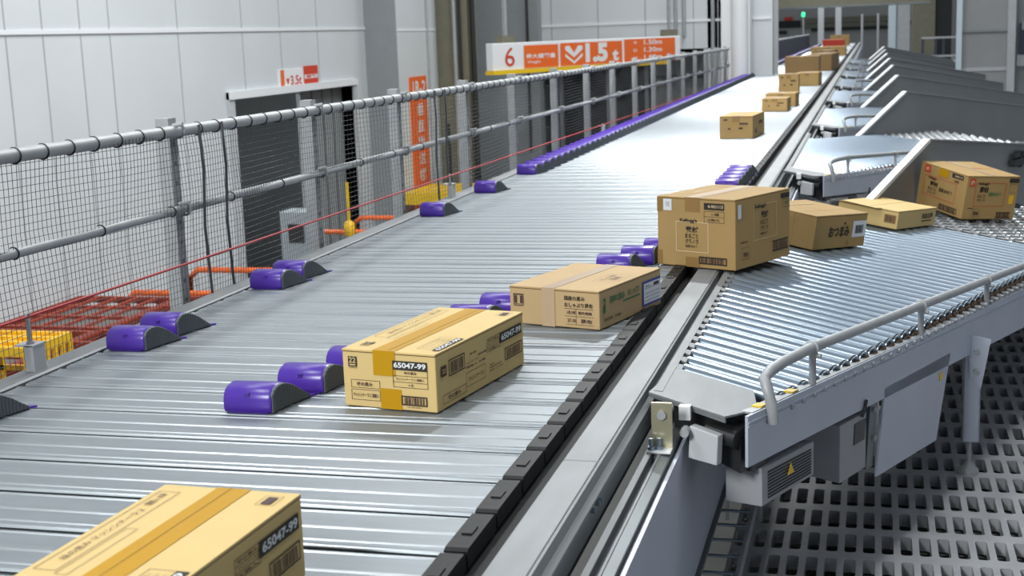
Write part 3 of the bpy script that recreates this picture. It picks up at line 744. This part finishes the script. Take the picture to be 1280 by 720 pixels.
    # guard rail
    path = [near(0.022, 0.02, -0.062), near(0.016, 0.018, -0.02), near(0.014, 0.012, 0.006), near(0.026, 0.0, 0.024), near(0.055, 0.0, 0.033), near(0.12, 0.0, 0.036), near(0.26, 0.0, 0.034), near(2.10, 0.0, -0.085), near(4.0, 0.0, -0.21)]
    b = MB(); b.tube(path, 0.0115, GALV, 14); b.build('guard_rail', t)
    for s in (0.275, 1.02, 1.65, 2.4):
        zt = 0.034 - 0.0645*(s-0.26); zb = pl(s)[0]-0.01
        b = MB(); b.tube([near(s, 0.002, zb), near(s, 0.001, zt)], 0.0075, GALV, 8); b.torus(near(s, 0, zt), near(s+1, 0, zt-0.06)-near(s, 0, zt), 0.0125, 0.004, GALV, 14, 6); b.cyl(near(s, 0.004, zt-0.016), near(s, 0.02, zt-0.016), 0.005, GALV, 6); b.build('rail_post', t)
    # dark pan under the rollers
    b = MB(); q = [(-0.33, 2.75), (-0.23, 2.66), (1.05, 6.30), (0.55, 7.6), (-0.33, 4.95)]
    b.prism([S(x, y, -0.07) for x, y in q], (0, 0, -0.01), DARK); b.build('bed_pan', t)
    # wheel bed
    w = MB(); cnt = 0
    for r in range(17):
        y0 = 5.87 + 0.072*r; p = Vector((-0.383, y0)); p = p + RD*max(0, isect(p, RD, GP + Vector((0.03, 0)), GD)); T = isect(p, RD, NP, ND)
        k = 0.03 + (0.034 if r % 2 else 0)
        c0 = S(*(p), -0.019); q2 = p + RD*T
        w.cyl(c0, S(q2.x, q2.y, -0.019), 0.004, GALV, 6)
        while k < T - 0.02:
            c = p + RD*k; WHEELS.append(c.copy()); cc = S(c.x, c.y, -0.019); dd = Vector((RD.x, RD.y, -KT*RD.x)).normalized()
            w.cyl(cc - dd*0.007, cc + dd*0.007, 0.019, WHEELM, 16); k += 0.068
    o = w.build('skate_wheels', t); o['kind'] = 'stuff'
    # far side guard panel: raked leading edge with a pale folded flange
    def gp(s, z, off=0.0):
        v = GP + GD*s + Vector((GD.y, -GD.x))*off
        return Vector((v.x, v.y, z)) - CO
    st = (0.217+0.30)/sin(GA)
    sl = 0.30; zl = -0.13; zt = 0.205; L = 5.6
    b = MB()
    b.prism([gp(sl, zl), gp(sl+0.02, zl+0.015), gp(st, zt), gp(L, zt-0.098*(L-st)), gp(L, -1.2), gp(st, -0.40)], (gp(0, 0, 0.004)-gp(0, 0, 0)), PANELG); b.build('guard_panel', t)
    b = MB()
    b.hull8([gp(sl, zl, -0.002), gp(sl, zl, 0.032), gp(sl-0.012, zl+0.012, 0.032), gp(sl-0.012, zl+0.012, -0.002)], [gp(st, zt-0.012, -0.002), gp(st, zt-0.012, 0.032), gp(st-0.012, zt, 0.032), gp(st-0.012, zt, -0.002)], WHITEM)
    zt2 = zt-0.098*(L-st)
    b.hull8([gp(st, zt-0.006, -0.002), gp(st, zt-0.006, 0.016), gp(st, zt, 0.016), gp(st, zt, -0.002)], [gp(L, zt2-0.006, -0.002), gp(L, zt2-0.006, 0.016), gp(L, zt2, 0.016), gp(L, zt2, -0.002)], LIGHTG)
    b.build('guard_flange', t)
    # power box with louvred front
    fan = MB()
    fan.hull8([near(-0.005, -0.07, -0.228), near(-0.005, 0.008, -0.228), near(0.268, 0.008, -0.242), near(0.268, -0.07, -0.242)], [near(-0.005, -0.07, -0.150), near(-0.005, 0.008, -0.150), near(0.268, 0.008, -0.168), near(0.268, -0.07, -0.168)], BOXG)
    fo = fan.build('power_box', t, 0.002)
    b = MB()
    for k in range(9):
        f = 0.12 + 0.76*k/9
        za, zb = -0.228+0.078*f, -0.242+0.074*f
        b.hull8([near(0.022, 0.0085, za), near(0.022, 0.0095, za), near(0.25, 0.0095, zb), near(0.25, 0.0085, zb)], [near(0.022, 0.0085, za+0.0032), near(0.022, 0.0095, za+0.0032), near(0.25, 0.0095, zb+0.0032), near(0.25, 0.0085, zb+0.0032)], DARK)
    b.build('louvre', fo)
    b = MB(); b.prism([near(0.115, 0.011, -0.198), near(0.15, 0.011, -0.200), near(0.132, 0.011, -0.176)], tuple(near(0, .001, 0)-near(0, 0, 0)), YELLOW); b.build('warning_sticker', fo)
    # switch box
    b = MB()
    b.hull8([near(0.43, -0.12, -0.30), near(0.43, 0.006, -0.312), near(0.600, 0.006, -0.322), near(0.600, -0.12, -0.31)], [near(0.43, -0.12, -0.17), near(0.43, 0.006, -0.178), near(0.600, 0.006, -0.188), near(0.600, -0.12, -0.18)], BOXG)
    so = b.build('switch_box', t, 0.002)
    b = MB(); b.hull8([near(0.515, 0.0065, -0.246), near(0.515, 0.008, -0.246), near(0.585, 0.008, -0.250), near(0.585, 0.0065, -0.250)], [near(0.52, 0.0065, -0.198), near(0.52, 0.008, -0.198), near(0.592, 0.008, -0.202), near(0.592, 0.0065, -0.202)], BLACK); b.build('display', so)
    b = MB(); b.tube([near(0.56, 0.01, -0.19), near(0.565, 0.015, -0.17), near(0.58, 0.013, -0.155)], 0.004, BLACK, 8); b.build('cable', so)
    b = MB(); b.hull8([near(0.62, -0.02, -0.335), near(0.62, 0.0, -0.335), near(0.668, 0.0, -0.340), near(0.668, -0.02, -0.340)], [near(0.65, -0.02, -0.16), near(0.65, 0.0, -0.16), near(0.70, 0.0, -0.165), near(0.70, -0.02, -0.165)], CHAN)
    for z in (-0.20, -0.27): b.cyl(near(0.665, 0.0, z), near(0.665, 0.006, z), 0.007, GALV, 8)
    b.build('strut', t)
    b = MB(); b.prism([near(0.668, 0.004, -0.365), near(1.145, 0.004, -0.405), near(1.262, 0.004, -0.19), near(0.72, 0.004, -0.16)], tuple(near(0, .006, 0)-near(0, 0, 0)), BLUEGREY); b.build('cover_panel', t)
    b = MB(); b.prism([near(1.16, 0.011, -0.225), near(1.185, 0.011, -0.225), near(1.185, 0.011, -0.245), near(1.16, 0.011, -0.245)], tuple(near(0, .001, 0)-near(0, 0, 0)), YELLOW); b.build('warning_sticker', t)
    # leg
    lx, ly = 0.285, 4.0
    b = MB(); C = Vector((lx, ly, 0)) - CO
    b.box(C + Vector((-0.022, -0.02, -0.50)), C + Vector((-0.018, 0.03, -0.20)), CHAN); b.box(C + Vector((-0.018, -0.02, -0.50)), C + Vector((0.026, -0.016, -0.20)), BLUEGREY); b.box(C + Vector((0.022, -0.02, -0.50)), C + Vector((0.026, 0.03, -0.20)), BLUEGREY)
    for k in range(6): b.cyl(C + Vector((-0.0225, 0.006, -0.24-0.045*k)), C + Vector((-0.0215, 0.006, -0.24-0.045*k)), 0.008, DARK, 10)
    lo = b.build('leg', t)
    b = MB(); b.prism([C + Vector((-0.016, -0.022, -0.18)), C + Vector((0.05, -0.022, -0.195)), C + Vector((0.026, -0.022, -0.34)), C + Vector((-0.004, -0.022, -0.30))], (0, -0.004, 0), BLUEGREY)
    for (x, z) in ((0.012, -0.23), (0.012, -0.29)): b.cyl(C + Vector((x, -0.026, z)), C + Vector((x, -0.034, z)), 0.008, GALV, 6)
    b.build('gusset', lo)
    b = MB(); b.cyl(C + Vector((0.0, 0.005, -0.50)), C + Vector((0.0, 0.005, -0.58)), 0.007, GALV, 10); b.tube([C + Vector((0, 0.005, -0.60)), C + Vector((0, 0.005, -0.588)), C + Vector((0, 0.005, -0.575)), C + Vector((0, 0.005, -0.565))], [0.03, 0.028, 0.014, 0.009], GALV, 16); b.build('foot', lo)
    return t
CG = 'roller chutes along the right side of the belt'
ch = chute('nearest roller chute branching right from the belt, three cartons riding on it', CG)
ORD = ['second', 'third', 'fourth', 'fifth', 'sixth', 'seventh', 'eighth']
for k, dy in enumerate((4.24, 7.42, 10.58, 13.8, 17.0, 20.2, 23.4)):
    dup(ch, (CO.x, CO.y + dy, CO.z), f'empty roller chute right of the belt, {ORD[k]} one counted from the camera')

# wheels of the nearest chute: the hundred largest in view as parts, the others as one part
def wheel_at(w, c):
    cc = S(c.x, c.y, -0.019); dd = Vector((RD.x, RD.y, -KT*RD.x)).normalized()
    w.cyl(cc - dd*0.007, cc + dd*0.007, 0.019, WHEELM, 16)
WHEELS.sort(key=lambda c: (c.x > 0.62, c.length))
for c in list(ch.children):
    if c.name.startswith('skate_wheels'): bpy.data.objects.remove(c)
wm = MB(); wheel_at(wm, Vector((CO.x, CO.y))); WM = wm.mesh('skate_wheel'); org = S(CO.x, CO.y, 0)
for c in WHEELS[:100]:
    o = bpy.data.objects.new('skate_wheel', WM); COL.objects.link(o); o.parent = ch; o.location = S(c.x, c.y, 0) - org
w = MB()
for c in WHEELS[100:]: wheel_at(w, c)
o = w.build('skate_wheels', ch); o['kind'] = 'stuff'
w = MB()
for r in range(17):
    p = Vector((-0.383, 5.87 + 0.072*r)); p = p + RD*max(0, isect(p, RD, GP + Vector((0.03, 0)), GD)); q2 = p + RD*isect(p, RD, NP, ND)
    w.cyl(S(p.x, p.y, -0.019), S(q2.x, q2.y, -0.019), 0.004, GALV, 6)
w.build('wheel_axles', ch)

# ================================================================ FENCE, ROPE
XF = -1.85
def frz(y): return 0.478 - 0.0035*(y-2.5)
def fmz(y): return 0.262 - 0.0035*(y-2.5)
PY = [3.415, 4.41, 5.30, 6.28, 7.2, 8.22, 9.22, 10.2, 11.2, 12.2, 13.2, 14.2, 15.2, 16.2, 17.3, 18.4]
fe = thing('safety_fence', 'grey railing with black netting along the left side of the belt', 'fence', (XF, 3.33, -0.16))
def fb(b, n, bevel=0):
    b.v = [(v[0]-XF, v[1]-3.33, v[2]+0.16) for v in b.v]; return b.build(n, fe, bevel)
for y in PY:
    b = MB(); zt = frz(y)+0.035
    b.box((XF-0.058, y-0.022, -0.16), (XF-0.018, y+0.022, zt), GALV)
    for k in range(9): b.cyl((XF-0.0185, y, 0.0+0.055*k), (XF-0.0172, y, 0.0+0.055*k), 0.007, CHAN, 8)
    fb(b, 'post')
    for z in (frz(y), fmz(y)):
        b = MB(); b.torus((XF, y, z), (0, 1, 0), 0.018, 0.004, GALV, 14, 6); b.cyl((XF+0.0, y-0.03, z+0.016), (XF+0.03, y-0.03, z+0.02), 0.006, GALV, 8)
        fb(b, 'rail_clamp')
b = MB(); b.tube([(XF, y, frz(y)) for y in (1.2, 5, 10, 18.42)], 0.0165, GALV, 14); fb(b, 'top_rail')
b = MB(); b.tube([(XF, y, fmz(y)) for y in (1.2, 5, 10, 18.42)], 0.0125, GALV, 12); fb(b, 'mid_rail')
b = MB()
r = 0.0008
def nx_(y, z): return XF + 0.010 + 0.004*sin(y*5.1 + z*9) + 0.003*sin(y*13 - z*17)
NC = 0.0175
z = -0.10; zs = []
while z < 0.465: zs.append(z); z += NC
ys = [2.0 + 0.1*k for k in range(165)]
def strip(pts, m):
    vs, fs = [], []
    for p in pts:
        for k in range(3): vs.append((p[0] + r*cos(2.094*k), p[1] + (r*sin(2.094*k) if p[3] else 0), p[2] + (0 if p[3] else r*sin(2.094*k))))
    for i in range(len(pts)-1):
        for k in range(3): fs.append((i*3+k, i*3+(k+1) % 3, i*3+3+(k+1) % 3, i*3+3+k))
    b.add(vs, fs, m)
for z in zs:
    strip([(nx_(y, z), y, z + frz(y) - 0.478 + 0.004*sin(y*2.7+z*6), 0) for y in ys], NET)
y = 2.0
while y < 18.4:
    strip([(nx_(y, z), y + 0.004*sin(z*11+y*3), z + frz(y) - 0.478, 1) for z in [-0.10, 0.0, 0.10, 0.20, 0.30, 0.40, 0.478]], NET); y += NC if y < 4.6 else 2*NC
fb(b, 'netting')
for y0 in (3.48, 3.62, 5.63, 5.78):
    b = MB(); b.tube([(XF+0.028, y0, frz(y0)+0.012), (XF+0.028, y0+0.01, 0.36), (XF+0.028, y0-0.008, 0.2), (XF+0.028, y0+0.012, -0.10)], 0.0042, NET, 6); fb(b, 'seam_cord')
y = 2.55
while y < 11:
    b = MB(); b.torus((XF, y, frz(y)-0.001), (0, 1, 0), 0.0178, 0.0022, BLACK, 14, 5); fb(b, 'cable_tie'); y += 0.108
y = 2.62
while y < 7:
    b = MB(); b.torus((XF, y, fmz(y)), (0, 1, 0), 0.0138, 0.002, BLACK, 12, 5); fb(b, 'cable_tie'); y += 0.36

XR = -1.80
def rz_(y): return 0.128 - 0.0085*(y-2.5)
b = MB(); b.tube([(XR, y, rz_(y)) for y in (1.4, 2.56, 4, 5.73, 8, 9.3, 12, 18)], 0.0034, ROPE, 8)
tag(b.build('pull_cord'), 'thin red pull cord stretched along the left beam in front of the netting', 'rope')
def cord_bracket(y, lab):
    t = thing('cord_bracket', lab, 'bracket', (XR, y, 0.006), 0, 'pull cord brackets')
    b = MB(); b.box((-0.03, -0.016, 0.056), (0.018, 0.03, 0.060), LIGHTG); b.box((-0.006, -0.016, 0.0), (0.016, 0.03, 0.058), LIGHTG); b.build('bent_plate', t)
    b = MB(); b.cyl((0, 0, 0.06), (0, 0, rz_(y)-0.012), 0.0045, GALV, 8); b.torus((0, 0, rz_(y)-0.006), (1, 0, 0), 0.0075, 0.003, GALV, 14, 6); b.cyl((0, 0, 0.06), (0, 0, 0.066), 0.009, GALV, 6); b.build('eye_bolt', t)
cord_bracket(2.575, 'grey bracket with an eye bolt holding the red cord beside the yellow crate')
cord_bracket(5.73, 'pale bracket with an eye bolt holding the red cord below the orange vertical sign')
cord_bracket(9.3, 'small bracket with an eye bolt holding the red cord behind the shoe row')

# far fence
ff = thing('safety_fence', 'distant dark mesh fence along the belt beyond the white columns', 'fence', (XF, 27.4, -0.2))
for y in (27.4, 30, 33, 36, 39, 42):
    b = MB(); b.box((-0.03, y-27.4-0.03, 0), (0.0, y-27.4+0.03, 0.64), GALV); b.build('post', ff)
b = MB(); b.tube([(0, 0, 0.62), (0, 15, 0.60)], 0.02, GALV, 8); b.build('top_rail', ff)
b = MB()
for k in range(60): b.box((0.02, k*0.25-0.01, 0.0), (0.026, k*0.25+0.09, 0.60), DKBLUE)
for k in range(12): b.box((0.02, 0, k*0.05), (0.026, 15, k*0.05+0.014), DKBLUE)
b.build('mesh_panel', ff)

# ================================================================ SIGNS, LIFT
sg = thing('hanging_sign', 'long white and orange board reading 6 and 1.5t above the lift opening', 'sign', (-3.5, 17.6, 0.45), atan2(3.2, 1.83)*0 + math.atan2(19.2-16.0, 4.42-2.59))
SW, SH, SD = sqrt(3.2**2+1.83**2), 0.33, 0.12
b = MB(); b.box((-SW/2, 0, -SH/2), (SW/2, SD, SH/2), WHITEM); b.build('board', sg, 0.01)
b = MB(); b.box((-SW/2-0.02, -0.03, -SH/2-0.045), (SW/2-0.3, SD, -SH/2), YELLOW); b.build('yellow_strip', sg)
b = MB(); Fb = Face(b, (-SW/2, -0.004, -SH/2), (1,0,0), (0,0,1), SW, SH)
Fb.text('6', .055,.14,.10,.84,REDI,1,0.0)
Fb.rect(.145,.04,.315,.88,ORANGE); Fb.rect(.325,.04,.655,.90,ORANGE); Fb.rect(.668,.02,.965,.94,ORANGE)
Fb.text('最大積載量',.155,.38,.30,.56,PAPER,1,.02); Fb.text('Weight',.16,.18,.225,.31,PAPER,1,.01)
Fb.poly([(.35,.78),(.372,.80),(.395,.52),(.418,.80),(.44,.78),(.44,.64),(.395,.34),(.35,.64)], PAPER, 1)
Fb.poly([(.35,.50),(.395,.20),(.44,.50),(.44,.38),(.395,.10),(.35,.38)], PAPER, 1)
Fb.text('1.5',.455,.12,.575,.86,PAPER,1,.055); Fb.text('t',.60,.12,.635,.58,PAPER,1,.055)
for q, t in ((.70,'W 1.50m'), (.40,'D 1.30m'), (.10,'H 1.60m')):
    Fb.text(t[:1],.72,q+.03,.74,q+.15,PAPER,1,.01); Fb.text(t[2:],.78,q,.885,q+.20,PAPER,1,.02)
b.build('lettering', sg)
for x in (-SW/2+0.3, SW/2-0.15):
    b = MB(); b.box((x-0.12, 0.02, SH/2), (x+0.12, 0.14, SH/2+0.09), OLIVE); b.box((x-0.02, 0.06, SH/2+0.09), (x+0.02, 0.1, 3.0), GALV); b.build('hanger', sg)
# lift frame in the opening
lf = thing('goods_lift', 'dark goods lift frame of grey posts and bars under the long orange board', 'lift', (-3.6, YB+1.0, FZ))
for x in (-1.4, -1.1, -0.35, 0.25, 0.75, 1.25):
    b = MB(); b.box((x-0.03, -0.05, 0), (x+0.03, 0.03, 3.02), COLG); b.build('post', lf)
for z in (2.55, 2.95):
    b = MB(); b.box((0.2, 0.3, z), (1.5, 0.4, z+0.06), DARK); b.build('crossbar', lf)
b = MB(); b.box((0.25, 0.8, 0.0), (1.5, 1.2, 2.95), LIGHTG); b.build('cage_panel', lf)
b = MB(); b.box((-1.45, 1.0, 0.0), (0.2, 1.1, 2.95), DARK); b.build('cage_shutter', lf)
# conduits
cd = thing('conduit', 'grey pipe pair running up the wall at the right end of the long board', 'pipe', (-2.75, YB-0.05, 0.6))
for x in (0, 0.12):
    b = MB(); b.tube([(x, 0, 0), (x, 0, 3.4)], 0.025, GALV, 8); b.build('pipe', cd)
b = MB(); b.tube([(-4.9, YB-0.29, -1.0), (-4.9, YB-0.29, 3.6)], 0.02, BLACK, 8); b.v = [(v[0], v[1], v[2]) for v in b.v]
tag(b.build('cable_run'), 'black cable run down the grey column beside the olive steel column', 'cable')
b = MB(); b.tube([(-5.33, 17.455, FZ), (-5.33, 17.455, 3.6)], 0.03, GALV, 8); b.tube([(-5.26, 17.465, FZ), (-5.26, 17.465, 3.6)], 0.02, DARK, 8); b.tube([(-5.12, 17.6, FZ), (-5.12, 17.6, 3.6)], 0.035, DARK, 8)
tag(b.build('conduit'), 'bundle of dark and grey pipes fixed on the olive steel column', 'pipe')
b = MB(); b.tube([(-5.575, 17.05, FZ), (-5.575, 17.05, 3.6)], 0.018, GALV, 8); tag(b.build('conduit'), 'single thin grey pipe on the white pilaster beside the orange vertical sign', 'pipe')
b = MB(); b.tube([(-2.22, YB-0.03, FZ), (-2.22, YB-0.03, 3.6)], 0.03, GALV, 8); tag(b.build('conduit'), 'thick grey pipe on the back wall just left of the white columns', 'pipe')
# vertical orange sign on the pilaster
vs_ = thing('vertical_sign', 'tall narrow orange sign with white characters on the white pilaster', 'sign', (-5.587, 16.58, -0.52))
b = MB(); b.box((0, -0.32, -0.78), (0.02, 0.32, 0.755), ORANGE); b.build('board', vs_)
b = MB(); Fb = Face(b, (0.021, -0.32, -0.78), (0,1,0), (0,0,1), 0.64, 1.535)
Fb.text('1R-2',.12,.855,.90,.965,PAPER,1,.02)
for k, c in enumerate('垂直搬送機'): Fb.text(c,.32,.68-.135*k,.72,.78-.135*k,PAPER,1,.01)
b.build('lettering', vs_)
# load sign above the door
ls = thing('load_sign', 'small white wall sign with an orange bar and red square above the doorway', 'sign', (XW, 13.8, 0.335))
b = MB(); b.box((0.0, -0.52, -0.115), (0.02, 0.52, 0.10), WHITEM); b.build('board', ls)
b = MB(); Fb = Face(b, (0.021, -0.52, -0.115), (0,1,0), (0,0,1), 1.04, 0.215)
Fb.rect(.02,.02,.11,.98,ORANGE); Fb.text('3.5t',.26,.22,.54,.68,REDI,1); Fb.poly([(.15,.55),(.235,.55),(.192,.22)], REDI, 1)
Fb.rect(.60,.03,.99,1.1,REDI); Fb.rect(.62,.46,.97,.66,PAPER,1); Fb.text('積載',.66,.48,.93,.64,REDI,2)
b.build('lettering', ls)

# ================================================================ LOWER FLOOR ON THE LEFT
def crate(name, label, loc, sx, sy, sz, m, rz=0, group=None, bars=6):
    t = thing(name, label, 'crate', loc, rz, group)
    b = MB(); th = 0.02
    # lattice walls
    for (ax, L, off) in (('x', sx, -sy/2), ('x', sx, sy/2), ('y', sy, -sx/2), ('y', sy, sx/2)):
        def P(a, z0, a1, z1):
            if ax == 'x': b.box((a, off-th/2, z0), (a1, off+th/2, z1), m)
            else: b.box((off-th/2, a, z0), (off+th/2, a1, z1), m)
        P(-L/2, 0, L/2, 0.05); P(-L/2, sz-0.05, L/2, sz); P(-L/2, sz*0.45, L/2, sz*0.45+0.03)
        for k in range(6): a = -L/2 + k*(L-0.03)/5; P(a, 0.05, a+0.03, sz-0.05)
    b.build('side_walls', t)
    b = MB(); b.box((-sx/2, -sy/2, sz*0.93), (sx/2, sy/2, sz*0.945), GREYP if m is REDP else m)
    for k in range(bars): a = -sx/2 + k*(sx-0.025)/(bars-1); b.box((a, -sy/2, sz-0.02), (a+0.02, sy/2, sz), m)
    for k in range(4): a = -sy/2 + k*(sy-0.03)/3; b.box((-sx/2, a, sz-0.022), (sx/2, a+0.03, sz+0.002), m)
    b.build('lattice_lid', t)
    return t
R0 = crate('lattice_crate', 'red lattice pallet box under the left netting, nearest in its block', (-4.66, 7.55, FZ), 0.86, 1.1, 1.42, REDP, 0, 'red lattice boxes below the netting')
LB = ['red lattice pallet box in the front row, second from the netting', 'red lattice pallet box in the second row close to the netting', 'red lattice pallet box in the second row, toward the wall']
for lab, p in zip(LB, [(-5.545, 7.5), (-4.66, 8.75), (-5.545, 8.7)]):
    dup(R0, (p[0], p[1], FZ - (0.35 if p[1] < 6.5 else 0)), lab)
crate('yellow_crate', 'bright yellow plastic lattice crate at the far left behind the near cord bracket', (-4.925, 6.4, -1.27), 1.15, 0.4, 0.42, YELLOWC, 0.0)
b = MB(); b.box((-5.4, 6.22, FZ), (-4.45, 6.58, -1.275), GREYP); tag(b.build('grey_base'), 'dark base block holding up the yellow crate', 'block')
# orange rail carts behind the first post
def cart(label, loc):
    t = thing('rail_cart', label, 'cart', loc, 0, 'orange rail carts')
    b = MB(); b.box((-0.5, -0.55, 0.15), (0.5, 0.55, 0.2), GREYP); b.build('deck', t)
    for y in (-0.55, 0.55):
        b = MB(); b.tube([(-0.5, y, 0.18), (-0.5, y, 1.25), (-0.42, y, 1.32), (0.42, y, 1.32), (0.5, y, 1.25), (0.5, y, 0.18)], 0.028, ORANGE, 8); b.tube([(-0.5, y, 0.8), (0.5, y, 0.8)], 0.022, ORANGE, 8); b.build('rail_frame', t)
    for x in (-0.4, 0.4):
        for y in (-0.45, 0.45):
            b = MB(); b.cyl((x-0.02, y, 0.075), (x+0.02, y, 0.075), 0.075, BLACK, 14); b.build('wheel', t)
cart('orange tube framed cart on the lower floor left of the first fence post', (-5.46, 10.45, FZ))
cart('orange tube framed cart in front of the dark doorway', (-5.2, 13.9, FZ))
# machine cabinet in front of the doorway
mc = thing('control_cabinet', 'pale blue grey cabinet with a small dark screen before the doorway', 'cabinet', (-5.38, 12.25, FZ))
b = MB(); b.box((-0.17, -0.15, 0), (0.17, 0.15, 1.70), CABG); b.build('body', mc, 0.01)
b = MB(); b.box((-0.08, -0.16, 1.4), (0.08, -0.15, 1.58), BLACK); b.build('screen', mc)
yb = thing('yellow_bin', 'small yellow bin on a thin pole beside the blue grey cabinet', 'bin', (-4.95, 12.4, FZ))
b = MB(); b.cyl((0, 0, 0), (0, 0, 1.95), 0.015, YELLOW, 8); b.build('pole', yb)
b = MB(); b.tube([(0, 0, 1.42), (0, 0, 1.44), (0, 0, 1.54), (0, 0, 1.57)], [0.04, 0.055, 0.055, 0.03], YELLOWC, 14); b.build('bin_body', yb)
# stacker under the vertical sign
sk = thing('lift_table', 'yellow lift table with orange feet under the tall orange sign', 'lift table', (-5.0, 16.2, FZ))
b = MB(); b.box((-0.5, -0.6, 1.32), (0.75, 0.5, 1.46), YELLOW); b.build('table_top', sk)
b = MB(); b.box((-0.4, -0.5, 0.0), (-0.05, 0.4, 1.32), ORANGE); b.build('column', sk)
b = MB(); b.box((0.2, -0.4, 0.7), (0.5, 0.2, 1.1), BLACK); b.build('motor', sk)
b = MB(); b.cyl((0.1, -0.55, 1.4), (0.1, -0.55, 2.3), 0.02, BLACK, 8); b.build('mast', sk)
# store room rack seen through the doorway
rk = thing('storage_rack', 'dim storage rack seen inside the dark doorway', 'rack', (XW-1.6, 13.6, FZ))
for y in (-1.2, 0, 1.2):
    b = MB(); b.box((-0.05, y-0.05, 0), (0.05, y+0.05, 3.0), LIGHTG); b.build('upright', rk)
for z in (0.9, 1.7, 2.4):
    b = MB(); b.box((-0.5, -1.3, z), (0.1, 1.3, z+0.1), CHAN); b.build('shelf_beam', rk)
b = MB(); b.box((-0.55, -1.25, 1.8), (-0.45, 0.2, 2.3), GREYP); b.build('back_mesh', rk)

# ================================================================ FAR END OF THE HALL
b = MB(); b.box((-4.2, 61.92, 0.60), (-3.05, 62.0, 0.90), DARK); tag(b.build('signboard'), 'wide black board on the far wall above the dark mesh fence', 'board')
b = MB(); b.box((-4.2, 61.92, 0.33), (-3.65, 62.0, 0.48), DARK); tag(b.build('signboard'), 'short black board just below the wide black board', 'board')
b = MB(); b.box((-3.75, 61.92, 0.91), (-3.4, 62.0, 1.06), REDI); tag(b.build('red_sign'), 'blurred red sign over the wide black board', 'sign')
sl = thing('signal_lamp', 'signal pole with a glowing green lamp at the far end', 'signal lamp', (-2.353, 49.5, FZ))
b = MB(); b.cyl((0, 0, 0), (0, 0, 3.58), 0.03, GALV, 8); b.build('pole', sl)
b = MB(); b.tube([(0, 0, 3.58), (0, 0, 3.60), (0, 0, 3.72), (0, 0, 3.74)], [0.04, 0.06, 0.06, 0.03], GREENL, 14); b.build('lamp', sl)
for x, lab in ((-0.35, 'thin far pole left of the pale far pillar pair'), (0.18, 'thin far pole just above the last chute')):
    b = MB(); b.cyl((x, 49, FZ), (x, 49, 1.0), 0.04, LIGHTG, 8); tag(b.build('pole'), lab, 'pole')
# railing in front of the dark far opening
rl = thing('handrail', 'pale handrail frame with dark posts left of the pale blue post', 'railing', (1.48, 35.0, -0.80))
for x in (-0.30, 0.0, 0.18, 0.50):
    b = MB(); b.box((x-0.03, -0.03, 0), (x+0.03, 0.03, 1.08), DKBLUE); b.build('upright', rl)
for z in (0.62, 1.06):
    b = MB(); b.box((-0.33, -0.045, z), (0.58, 0.045, z+0.045), LIGHTG); b.build('bar', rl)
wr = thing('wall_box', 'blue grey valve box on the wall at the top right corner', 'box', (2.42, 24.45, 0.1))
b = MB(); b.box((-0.06, -0.1, 0), (0.1, 0.1, 0.5), DKBLUE); b.build('body', wr)
b = MB(); b.tube([(0.0, -0.1, 0.4), (0.0, -0.2, 0.6), (0.1, -0.2, 0.9)], 0.03, LIGHTG, 8); b.build('pipe', wr)
b = MB(); b.box((-0.08, -0.15, -0.2), (0.1, 0.0, -0.02), LIGHTG); b.build('tray', wr)

sb = thing('sensor_box', 'small black sensor box on the guard panel behind the farthest chute carton', 'sensor', (0.705, 7.27, 0.0), -GA)
b = MB(); b.box((0.006, -0.13, -0.03), (0.035, 0.13, 0.005), BLACK); b.box((0.006, -0.10, 0.012), (0.03, 0.13, 0.03), BLACK); b.box((0.004, -0.02, -0.04), (0.03, 0.02, 0.04), DARK); b.build('body', sb)
